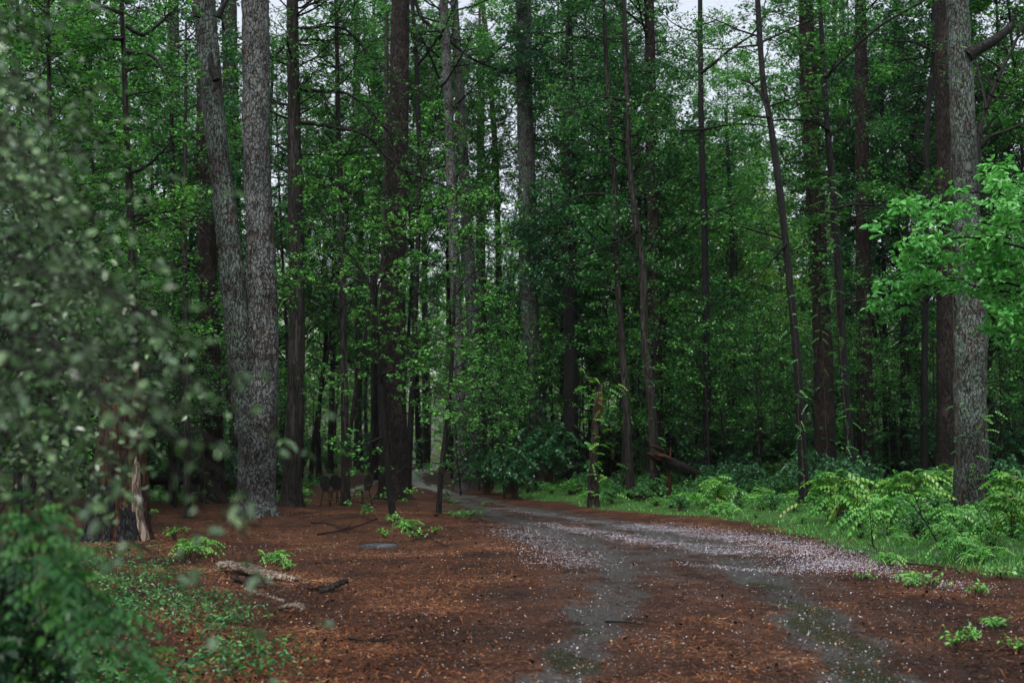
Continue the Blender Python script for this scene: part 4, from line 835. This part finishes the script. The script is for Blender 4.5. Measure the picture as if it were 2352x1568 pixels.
# grass on the verge and ground cover at lower left
def tufts(name, n, y0, y1, dens, Lr, wd, mat, tone, lab, cat, seed, flat=.35, kind='blade'):
    x, y, r = scatter(n, y0, y1, 1.2, .56, 1, seed, dens); n = len(x); P = np.stack([x, y, ground_z(x, y)], 1); lv = Leaves(seed)
    L = r.uniform(*Lr, n); ax = nrm(np.stack([r.normal(0, flat, n), r.normal(0, flat, n), np.ones(n)], 1))
    if kind == 'blade': lv.blade(P, ax, nrm(r.normal(0, 1, (n, 3))), L, wd, np.clip(tone + r.normal(0, .25, n), 0, 1), .35)
    else:
        lv.emit('oval', P + ax * (r.uniform(.02, 1, n) * kind)[:, None], ax * .3, Lr[1], tone, .28, .5)
    return tag(link(name, lv.mesh(name, mat)), lab, cat, None, 'stuff')
tufts('grass', 150000, 13, 45, lambda x, y: sm((right_of(x, y) - .0 + (fbm(x * 1.5, y * 1.5, 91) - .5) * 1.2) / .6) * np.where(right_of(x, y) < 5, 1, .25) * sm((fbm(x * 1.3, y * 1.3, 93) - .28) * 5), (.03, .11), .013, M['leaf_fresh'], .62, 'short bright green grass along the right verge', 'grass', 700)
def gc_d(x, y):
    px = x / y * F + 1176; e = np.interp(y, [6, 7.5, 9, 11, 13.5, 15.5, 18], [850, 780, 710, 650, 500, 450, 410])
    return sm((e - px + (fbm(x * 2, y * 2, 95) - .5) * 260) / 120) * sm((fbm(x * 1.1, y * 1.1, 96) - .25) * 4)
tufts('ground_cover', 90000, 5.5, 19, gc_d, (.028, .045), .02, M['leaf_mid'], .45, 'low leafy ivy like ground cover spreading over the lower left litter', 'ground cover', 701, .5, .16)
tufts('ground_cover', 110000, 17, 60, lambda x, y: sm((right_of(x, y) - 1.2) / 1.5) * sm((fbm(x * .8, y * .8, 97) - .3) * 4), (.04, .07), .02, M['leaf_fresh'], .5, 'mixed low green leaves under the right hand shrubs', 'ground cover', 702, .5, .3)
tufts('ground_cover', 60000, 34, 95, lambda x, y: sm((-right_of(x, y) - 2) / 1.5) * sm((track_mask(x, y)[1] - 1.2) / 1.2) * sm((fbm(x * .3, y * .3, 98) - .36) * 6), (.06, .10), .03, M['leaf_fresh'], .4, 'grassy green patches on the forest floor behind the wire chairs', 'ground cover', 703, .5, .35)

# ------------------------------------------------------------------ wire chairs
def rod(name, pts, rad, base, parent, mat='iron', k=6, n=16):
    w = Wood(); C = curve(np.array(pts, float), n); w.tube(C, np.full(len(C), rad), k); return link(name, w.mesh(name, M[mat], base), parent)
def chair(lab, x, y, rz, sc=1.0):
    """front faces +x; oval back with a crown of scrolls, round wire seat, four splayed legs and looped arms"""
    b0 = np.zeros(3); rt = root('wire_chair', lab, 'chair', (x, y, float(ground_z(x, y)) - .01)); rt.rotation_euler = (0, 0, rz); rt.scale = (sc,) * 3
    th = np.linspace(0, 2 * PI, 33)
    def bk(u, v): return [-.20 - (v - .45) * .16, u, v]      # the back leans away
    w = Wood(); w.tube([bk(.17 * math.cos(a), .655 + .205 * math.sin(a)) for a in th], np.full(33, .015), 7); br = link('backrest', w.mesh('backrest', M['iron']), rt)
    w = Wood()
    for i in range(-5, 6):
        u = i * .029; h = .205 * math.sqrt(max(1 - (u / .17) ** 2, 0)); w.tube([bk(u, .655 - h), bk(u, .655), bk(u, .655 + h)], [.009] * 3, 4)
    for i in range(-7, 8):
        v = i * .027; h = .17 * math.sqrt(max(1 - (v / .205) ** 2, 0)); w.tube([bk(-h, .655 + v), bk(0, .655 + v), bk(h, .655 + v)], [.008] * 3, 4)
    w.tube([bk(.04 * math.cos(a) * (1 - a / 14), .68 + .05 * math.sin(a)) for a in np.linspace(0, 7, 22)], [.007] * 22, 5)
    g = link('back_grille', w.mesh('back_grille', M['iron']), br)
    for s in (-1, 1): g = rod('crown_scroll', [bk(s * .02, .855), bk(s * .05, .90), bk(s * .035, .945), bk(s * .01, .93), bk(s * .02, .90)], .006, b0, br)
    for s in (-1, 1): rod('crown_scroll', [bk(s * .08, .84), bk(s * .11, .88), bk(s * .085, .915), bk(s * .06, .90)], .006, b0, br)
    for s in (-1, 1): rod('back_post', [bk(s * .045, .45), [-.2, s * .05, .50], [-.2, s * .06, .44]], .010, b0, rt)
    w = Wood(); w.tube([[.21 * math.cos(a), .20 * math.sin(a), .445] for a in th], np.full(33, .017), 7); se = link('seat', w.mesh('seat', M['iron']), rt)
    w = Wood()
    for i in range(-6, 7):
        u = i * .03; h = .2 * math.sqrt(max(1 - (u / .2) ** 2, 0)); w.tube([[-h, u, .447], [0, u, .442], [h, u, .447]], [.006] * 3, 4); w.tube([[u, -h, .449], [u, 0, .445], [u, h, .449]], [.006] * 3, 4)
    link('seat_grille', w.mesh('seat_grille', M['iron']), se)
    for sx, sy in ((1, 1), (1, -1), (-1, 1), (-1, -1)): rod('leg', [[sx * .14, sy * .14, .44], [sx * .155, sy * .155, .28], [sx * .19, sy * .18, .10], [sx * .225, sy * .2, 0]], .0125, b0, rt)
    for s in (-1, 1): rod('arm', [[-.24, s * .17, .62], [-.12, s * .22, .66], [.06, s * .23, .63], [.15, s * .225, .56], [.11, s * .21, .48], [.12, s * .19, .445]], .008, b0, rt)
    rod('stretcher', [[-.18, -.17, .16], [0, 0, .20], [.18, .17, .16]], .006, b0, rt); rod('stretcher', [[-.18, .17, .16], [0, 0, .205], [.18, -.17, .16]], .006, b0, rt)
cp = lambda px, Y: (at(px, 1150, Y)[0], Y)
x, y = cp(758, 32.4); chair('rusty wire chair with an oval back standing leftmost of the three', x, y, math.radians(-43), 1.0)
x, y = cp(779, 33.4); chair('rusty wire chair with its wide oval back half hidden by the slim trunk', x, y, math.radians(72), 1.0)
x, y = cp(832, 32.9); chair('rusty wire chair right of the slim trunk facing the other two chairs', x, y, math.radians(229), 1.0)

# ------------------------------------------------------------------ rotten stump
def shell(P0, prof, th0, th1, top, thick, mat, name, parent, k=64, n=34, seed=0, rough=.05, jag=.3, off=0.0):
    """hollow jagged wood wall between two angles"""
    th = np.linspace(th0, th1, k); hs = top(th); T = np.linspace(0, 1, n)
    Z = T[:, None] * hs[None]; TH = np.broadcast_to(th, Z.shape)
    d = (fbm(TH * 7 + seed, Z * 1.2, seed, 3) - .5) * rough * 2 + (vnoise(TH * 22, Z * 2.5, seed + 3) - .5) * rough
    Ro = prof(Z) + d + off; Ri = prof(Z) - thick * (1 - .6 * T[:, None]) + d * .3 + off
    def ring(R): return np.stack([R * np.cos(TH), R * np.sin(TH), Z], -1).reshape(-1, 3)
    V = np.concatenate([ring(Ro), ring(Ri)]); m = n * k
    i = np.arange(n - 1)[:, None] * k; j = np.arange(k - 1)[None]
    q = np.stack([i + j, i + j + 1, i + k + j + 1, i + k + j], -1).reshape(-1, 4); q2 = q[:, ::-1] + m
    e = np.arange(k - 1) + (n - 1) * k; tp = np.stack([e, e + 1, e + 1 + m, e + m], -1)
    a = np.arange(n - 1) * k; s1 = np.stack([a, a + k, a + k + m, a + m], -1); a = a + k - 1; s2 = np.stack([a, a + m, a + k + m, a + k], -1)
    return link(name, mesh(name, V, np.concatenate([q, q2, tp, s1, s2]), M[mat], smooth=False), parent)
g = at(272, 1240, 19.8); base = np.array([g[0], 19.8, float(ground_z(g[0], 19.8)) - .05])
rt = root('rotten_stump', 'tall broken hollow stump of crumbling orange brown wood with a charred black foot', 'stump', base)
prof = lambda Z: .47 + .17 * np.exp(-Z / .35) - .035 * Z
shell(base, prof, -3.9, .2, lambda t: 2.1 + .6 * vnoise(t * 4, t * 0, 3) + .55 * vnoise(t * 14, t * 0, 4), .16, 'rotten', 'trunk_shell', rt, 90, 46, 3, .055)
shell(base, prof, -3.6, -1.45, lambda t: .85 + .25 * vnoise(t * 5, t * 0, 13) + .15 * vnoise(t * 17, t * 0, 14), .05, 'charred', 'charred_bark', rt, 60, 24, 5, .05, off=.035)
shell(base, prof, -1.3, -.5, lambda t: .42 + .2 * vnoise(t * 6, t * 0, 23), .05, 'charred', 'charred_bark', rt, 30, 14, 6, .04, off=.03)
w = Wood(); w.tube(curve(np.array([[.50, -.25, 0], [.40, -.27, .45], [.36, -.27, .95], [.33, -.25, 1.45]]), 18), np.array(list(np.linspace(.13, .07, 16)) + [.04, .01]), 9); link('splintered_slab', w.mesh('splintered_slab', M['split_wood']), rt)
w = Wood(); w.tube(curve(np.array([[.05, -.33, 1.55], [.16, -.37, 1.60], [.3, -.38, 1.57]]), 8), np.linspace(.02, .006, 8), 5); link('splinter', w.mesh('splinter', M['split_wood']), rt)

# ------------------------------------------------------------------ logs, snag, slabs, twigs, stone
def log(name, lab, a, b, r0, r1, mat, endmat=None, seed=0, cat='log', sag=0.0, k=20):
    a = np.array(a, float); b = np.array(b, float); rt = root(name, lab, cat, a); n = 40
    C = curve(np.array([a, (a * 2 + b) / 3 + [0, 0, -sag], (a + 2 * b) / 3 + [0, 0, -sag], b]), n) - a; rr = np.linspace(r0, r1, n)
    w = Wood(); w.tube(C, rr, k); V = w.V[0]; V += (fbm(V[:, 0] * 9 + seed, V[:, 2] * 9 + V[:, 1] * 5, seed)[:, None] - .5) * r0 * .35 * nrm(V - np.repeat(C, k, 0)); link('bark', w.mesh('bark', M[mat]), rt)
    if endmat:
        r = np.random.default_rng(seed); d = nrm(C[0] - C[2])
        for i in range(9):
            w = Wood(); o = r.normal(0, .45, 3) * r0; w.tube([o - d * .25, o + d * r0 * .6, o + d * r0 * r.uniform(1.2, 3.2) + r.normal(0, .03, 3)], [r0 * .32, r0 * .25, .006], 5); link('splinter', w.mesh('splinter', M[endmat]), rt)
    return rt
gz = lambda x, y: float(ground_z(x, y))
a = at(1512, 1052, 33.2); b = at(1600, 1090, 34.5); log('broken_log', 'dark fallen trunk snapped off with torn orange splinters at its raised left end', a, b, .20, .17, 'log_dark', 'orange_wood', 3)
a = at(1535, 1080, 33.6); w_ = root('splintered_stub', 'upright orange splinter of the snapped stub beside the broken log', 'stub', (a[0], 33.6, gz(a[0], 33.6)))
w = Wood(); w.tube(curve(np.array([[0, 0, -.1], [.02, 0, .4], [.05, 0, .95], [.08, 0, 1.55 ]]), 14), np.linspace(.10, .01, 14), 7); link('wood', w.mesh('wood', M['orange_wood']), w_)
a = at(1443, 1120, 33.5); b = at(1520, 1122, 34.2); a[2] = gz(a[0], a[1]) + .12; b[2] = gz(b[0], b[1]) + .10; log('rotten_log', 'short reddish rotten log lying in the undergrowth below the wavy trunk', a, b, .10, .08, 'rotten', None, 4)
a = at(325, 1104, 33); b = at(520, 1101, 36); log('fallen_log', 'long black wet log lying level behind the rotten stump', a, b, .14, .11, 'log_dark', None, 5)
# branch forking up from that log
a = at(450, 1100, 33.5); b = at(505, 1030, 33.2); log('leaning_branch', 'thin dark branch leaning up from the long black log', a, b, .035, .012, 'bark_dark', None, 6, 'branch', 0, 6)
# snag
P, R = trunk_line([(1375,886,15),(1370,930,17),(1369,960,19),(1366,1010,20),(1362,1060,22),(1362,1100,26)], 32, 3.0); P[-1:] = P[-1:]; n_ = 6
P = P[:7]; R = R[:7]; base = np.array([P[0][0], 32, gz(P[0][0], 32)])
rt = root('dead_snag', 'broken dead trunk with peeling white streaks and a torn orange top wrapped in vine leaves', 'snag', base)
link('trunk', trunk_mesh('trunk', P, R, M['snag'], base, 20, .06, .03, .2, 7), rt)
w = Wood(); Pt = at(1376, 960, 31.9) - base; w.tube([Pt, Pt + [0.02, 0, .3], Pt + [.03, 0, .6], Pt + [.05, 0, .8]], [.10, .105, .09, .02], 9); link('torn_top', w.mesh('torn_top', M['orange_wood']), rt)
# split bark slabs on the ground
def slab(lab, pts, width, mat, seed, thick=.035, tilt=.15, lift=.04):
    r = np.random.default_rng(seed); Q = np.array([np.append(gpt(*p), 0) for p in pts]); n = 26; C = curve(Q, n) if len(Q) > 2 else np.linspace(Q[0], Q[1], n)
    d = nrm(np.gradient(C, axis=0)); sd = np.stack([-d[:, 1], d[:, 0], d[:, 0] * 0], 1); t = np.linspace(0, 1, n)
    wd = width * np.clip(np.minimum(t * 5 + .35, (1 - t) * 3 + .12), 0, 1) * (.8 + .45 * vnoise(t * 9, t * 0, seed)); m = 7; V = []
    for i in range(n):
        z = gz(C[i, 0], C[i, 1]) + lift + .04 * math.sin(t[i] * 3 + seed)
        for sgn in (1, 0):
            for j in range(m):
                u = j / (m - 1) - .5; V.append(C[i] + sd[i] * u * wd[i] * (1 if sgn else .92) + np.array([0, 0, z + (.25 - u * u) * wd[i] * .5 + u * tilt * wd[i] + sgn * thick + .012 * math.sin(i * 1.3 + j * 2 + seed)]))
    V = np.array(V); F_ = []; K = 2 * m
    for i in range(n - 1):
        a = i * K; b = a + K
        for j in range(m - 1): F_ += [(a + j, a + j + 1, b + j + 1, b + j), (a + m + j + 1, a + m + j, b + m + j, b + m + j + 1)]
        F_ += [(a, b, b + m, a + m), (a + m - 1, a + 2 * m - 1, b + 2 * m - 1, b + m - 1)]
    for e in (0, (n - 1) * K):
        for j in range(m - 1): F_.append((e + j, e + m + j, e + m + j + 1, e + j + 1))
    off = V.mean(0); off[2] = V[:, 2].min(); o = link('bark_slab', mesh('bark_slab', V - off, F_, M[mat], smooth=False), None, off); tag(o, lab, 'bark slab')
slab('longest pale split slab of wood lying on the litter beyond the ground cover', [(500,1312),(560,1320),(620,1332),(690,1336)], .22, 'split_wood', 1)
slab('brown split slab tucked under the longest pale one', [(530,1335),(590,1345),(640,1352),(690,1375)], .12, 'rotten', 2, .03, .2, .01)
slab('broken brown slab nearest the ground cover below the pale ones', [(560,1355),(610,1368),(655,1385)], .08, 'split_wood', 3, .03, -.1, .01)
slab('curled orange strip of bark right of the pale slabs', [(690,1345),(715,1352),(745,1358)], .07, 'orange_wood', 4, .02, .3)
slab('dark rotten strip of bark at the far right of the slabs', [(735,1360),(770,1356),(800,1352)], .07, 'log_dark', 5, .03, .2)
slab('small grey weathered slab low on the brown litter', [(640,1408),(680,1412),(700,1418)], .08, 'split_wood', 6, .03, .1)
# flat wet stone
g = gpt(868, 1258); r = np.random.default_rng(3); V = []; k = 26
for li, (h, s_) in enumerate(((-.05, 1), (.03, 1), (.055, .86), (.062, .5), (.06, .1))):
    for j in range(k):
        a = j * 2 * PI / k; q = s_ * (1 + .22 * math.sin(2 * a + 1) + .12 * math.sin(5 * a)); V.append((.26 * q * math.cos(a), .13 * q * math.sin(a), h + .012 * math.sin(3 * a + li)))
Fq = [(i * k + j, i * k + (j + 1) % k, (i + 1) * k + (j + 1) % k, (i + 1) * k + j) for i in range(4) for j in range(k)]
tag(link('flat_stone', mesh('flat_stone', V, Fq, M['stone'], smooth=True), None, (g[0], g[1], gz(*g))), 'flat dark wet stone in the litter before the saplings', 'stone')
# fallen twigs and sticks
def stick(lab, px, rad, seed, side=True, leaves=False, lift=.03, name='fallen_branch', mat='twig'):
    r = np.random.default_rng(seed); Q = []
    for i, p in enumerate(px):
        g = gpt(p[0], p[1]); Q.append([g[0], g[1], gz(*g) + lift + (p[2] if len(p) > 2 else 0)])
    Q = np.array(Q); base = Q[0].copy(); C = curve(Q, 24); rt = root(name, lab, 'branch', base); w = Wood(); w.tube(C, np.linspace(rad, rad * .3, 24), 6)
    main = link('stem', w.mesh('stem', M[mat], base), rt); sp = []
    if side:
        for k in range(5):
            w = Wood(); i = r.integers(4, 20); dl = nrm(C[i + 1] - C[i]); L = r.uniform(.2, .6); d = nrm(dl + r.normal(0, .6, 3) * [1, 1, .3] + [0, 0, .15]); E = C[i] + d * L; E[2] = max(E[2], gz(E[0], E[1]) + .02)
            tw = curve(np.array([C[i], (C[i] + E) / 2 + r.normal(0, .03, 3), E]), 7); w.tube(tw, np.linspace(rad * .45, .003, 7), 4); link('twig', w.mesh('twig', M[mat], base), rt); sp.append((tw[2:], np.repeat(d[None], 5, 0)))
    if leaves:
        lv = Leaves(seed, 3, .05); lv.emit('palm', np.concatenate([s[0] for s in sp]), np.concatenate([s[1] for s in sp]), .07, .8); link('foliage', lv.mesh('foliage', M['leaf_fresh'], base), rt)
stick('fallen dark branch with fresh leaves lying beside the thin sapling at the track', [(1000,1205),(1040,1192),(1085,1186),(1110,1178,.1),(1140,1172,.28)], .02, 1, True, True)
stick('dark fallen stick on the right hand grass verge', [(2295,1287),(2250,1276),(2215,1262,.05),(2180,1240,.15)], .022, 2)
stick('long thin brown stick lying at the right edge of the litter', [(2080,1298),(2130,1303),(2190,1312)], .012, 3, False)
stick('forked dark stick in the litter before the straight fine barked tree', [(715,1215),(760,1218),(800,1228)], .02, 4)
stick('dark fallen branch on the litter left of the black stemmed sapling', [(730,1232),(790,1225),(850,1215),(890,1202)], .018, 5)
stick('thin dark branch lying right of the black stemmed sapling foot', [(905,1212),(950,1225),(1000,1246),(1030,1262)], .018, 6)
stick('small black stick in the dark wheel track', [(1390,1420),(1440,1428),(1480,1436)], .014, 7, False)
stick('short thin black stick at the front of the clearing', [(800,1470),(850,1478),(905,1474)], .014, 8)
# loose dark debris and small sticks over the litter
x, y, r = scatter(5200, 6, 34, 1.2, seed=31, dens=off_track)
lay('forest_debris', x, y, r, (.015, .06), (.3, .8), M['litter'], r.uniform(0, .12, len(x)), .03, .8, 'dark bits of bark and cones among the straw', 'debris')
x, y, r = scatter(1300, 6, 36, 1.2, seed=32, dens=lambda x, y: np.clip(off_track(x, y) + .15, 0, 1))
lay('stick_litter', x, y, r, (.10, .38), (.02, .035), M['litter'], r.choice([.02, .05, .5, .75], len(x)), .035, .12, 'thin brown and grey sticks strewn over the forest floor', 'sticks')
# leafless arching stems over the verge
for i, (lab, pl) in enumerate((('bare brown arching stem leaning over the right hand verge', [(2165,1290),(2150,1240),(2120,1190),(2085,1150),(2050,1140)]), ('forked bare brown stem beside the arching one on the verge', [(2125,1235),(2118,1190),(2105,1150),(2090,1120)]), ('thin bare stem at the left of the verge bushes', [(2020,1290),(2005,1250),(2000,1200),(1995,1160)]))):
    Yd = [17.8, 19.5, 18.5][i]; Q = np.array([at(px, py, Yd) for px, py in pl]); Q[0][2] = gz(Q[0][0], Yd) - .02; base = Q[0].copy(); C = curve(Q, 24); rt = root('bare_shrub', lab, 'shrub', base)
    w = Wood(); w.tube(C, np.linspace(.016, .005, 24), 5); link('stem', w.mesh('stem', M['twig'], base), rt); r = np.random.default_rng(40 + i)
    for k in range(7):
        w = Wood(); j = r.integers(4, 22); E = C[j] + nrm(r.normal(0, 1, 3) + [0, 0, .6]) * r.uniform(.2, .55); w.tube(curve(np.array([C[j], (C[j] + E) / 2 + r.normal(0, .03, 3), E]), 6), np.linspace(.006, .002, 6), 3); link('twig', w.mesh('twig', M['twig'], base), rt)

# ------------------------------------------------------------------ climbing vines with hanging feathery leaves
def vine(lab, pts, Y, n, seed, size=.32, mat='leaf_vine', kind='pinn', tone=.45, spread=.22):
    r = np.random.default_rng(seed); Q = np.array([at(px, py, Y) for px, py in pts]); g = gz(Q[0][0], Y); Q = np.vstack([[Q[0][0], Y, g - .02], Q]) if Q[0][2] > g + .1 else Q
    base = Q[0].copy(); C = curve(Q, 60); C[1:, :2] += r.normal(0, .02, (59, 2)); rt = root('climbing_vine', lab, 'vine', base)
    w = Wood(); w.tube(C, np.linspace(.014, .005, 60), 5); link('stem', w.mesh('stem', M['stem'], base), rt)
    j = r.integers(3, 59, n); d = nrm(r.normal(0, 1, (n, 3)) * [1, .6, .3] + [0, -.5, 0]); p = C[j] + d * r.uniform(.03, spread, n)[:, None]
    lv = Leaves(seed); lv.emit(kind, p, d, size, tone, .25); link('foliage', lv.mesh('foliage', M[mat], base), rt)
vine('leafy vine climbing the slim black trunk of the vine hung pine', [(1950,1080),(1940,930),(1925,760),(1915,600),(1905,470),(1900,400)], 31.6, 90, 1, .24, 'leaf_mid', tone=.75)
vine('yellowish vine leaves hanging on the reddish pine right of the bowed trunk', [(1900,1080),(1895,900),(1885,700),(1875,500),(1862,300)], 33.5, 60, 2, .22, tone=.3)
vine('vine with green leaves on the lower half of the bowed trunk', [(1848,1120),(1838,980),(1828,800),(1812,640)], 28.7, 40, 3, .22, 'leaf_mid', tone=.7)
vine('vine leaves wreathing the torn top of the dead snag', [(1366,1090),(1364,1010),(1370,950),(1380,900),(1374,870)], 31.8, 62, 4, .32, tone=.4, spread=.6)
vine('ivy spotting the upper trunk of the tall pale grey pine', [(1240,1090),(1228,860),(1216,650),(1212,400),(1205,150),(1203,0)], 43.6, 420, 5, .055, 'leaf_mid', 'oval', .5, .35)
vine('brown green vine on the largest lichen pine at its upper trunk', [(2205,1090),(2190,700),(2185,420),(2195,200),(2205,0)], 25.1, 26, 6, .15, tone=.2)
vine('slender vine with feathery leaves right of the largest pine foot', [(2262,1150),(2250,1060),(2258,980),(2275,930)], 24.5, 22, 7, .26)
vine('vine leaves on the trunk that bends down to the broken log', [(1500,1085),(1490,930),(1484,800),(1476,650)], 33.2, 30, 8, .2, 'leaf_mid', tone=.6)
vine('few vine leaves on the reddish pine behind the forked pine', [(470,1100),(462,900),(455,600),(460,350)], 32.5, 40, 9, .2)


# ------------------------------------------------------------------ damp air
hv = [(x, y, z) for z in (-1.6, 36) for x, y in ((-225, -50), (225, -50), (225, 225), (-225, 225))]
me = bpy.data.meshes.new('haze'); me.from_pydata(hv, [], [(3,2,1,0), (4,5,6,7), (0,1,5,4), (1,2,6,5), (2,3,7,6), (3,0,4,7)]); hz = link('haze', me)
m = bpy.data.materials.new('haze'); m.use_nodes = True; t = m.node_tree; t.nodes.clear(); pv = t.nodes.new('ShaderNodeVolumePrincipled'); o_ = t.nodes.new('ShaderNodeOutputMaterial')
pv.inputs['Color'].default_value = (.80, .93, .88, 1); pv.inputs['Density'].default_value = .0001; t.links.new(pv.outputs[0], o_.inputs['Volume']); me.materials.append(m)
tag(hz, 'thin damp haze hanging between the far trees', 'haze', None, 'stuff')
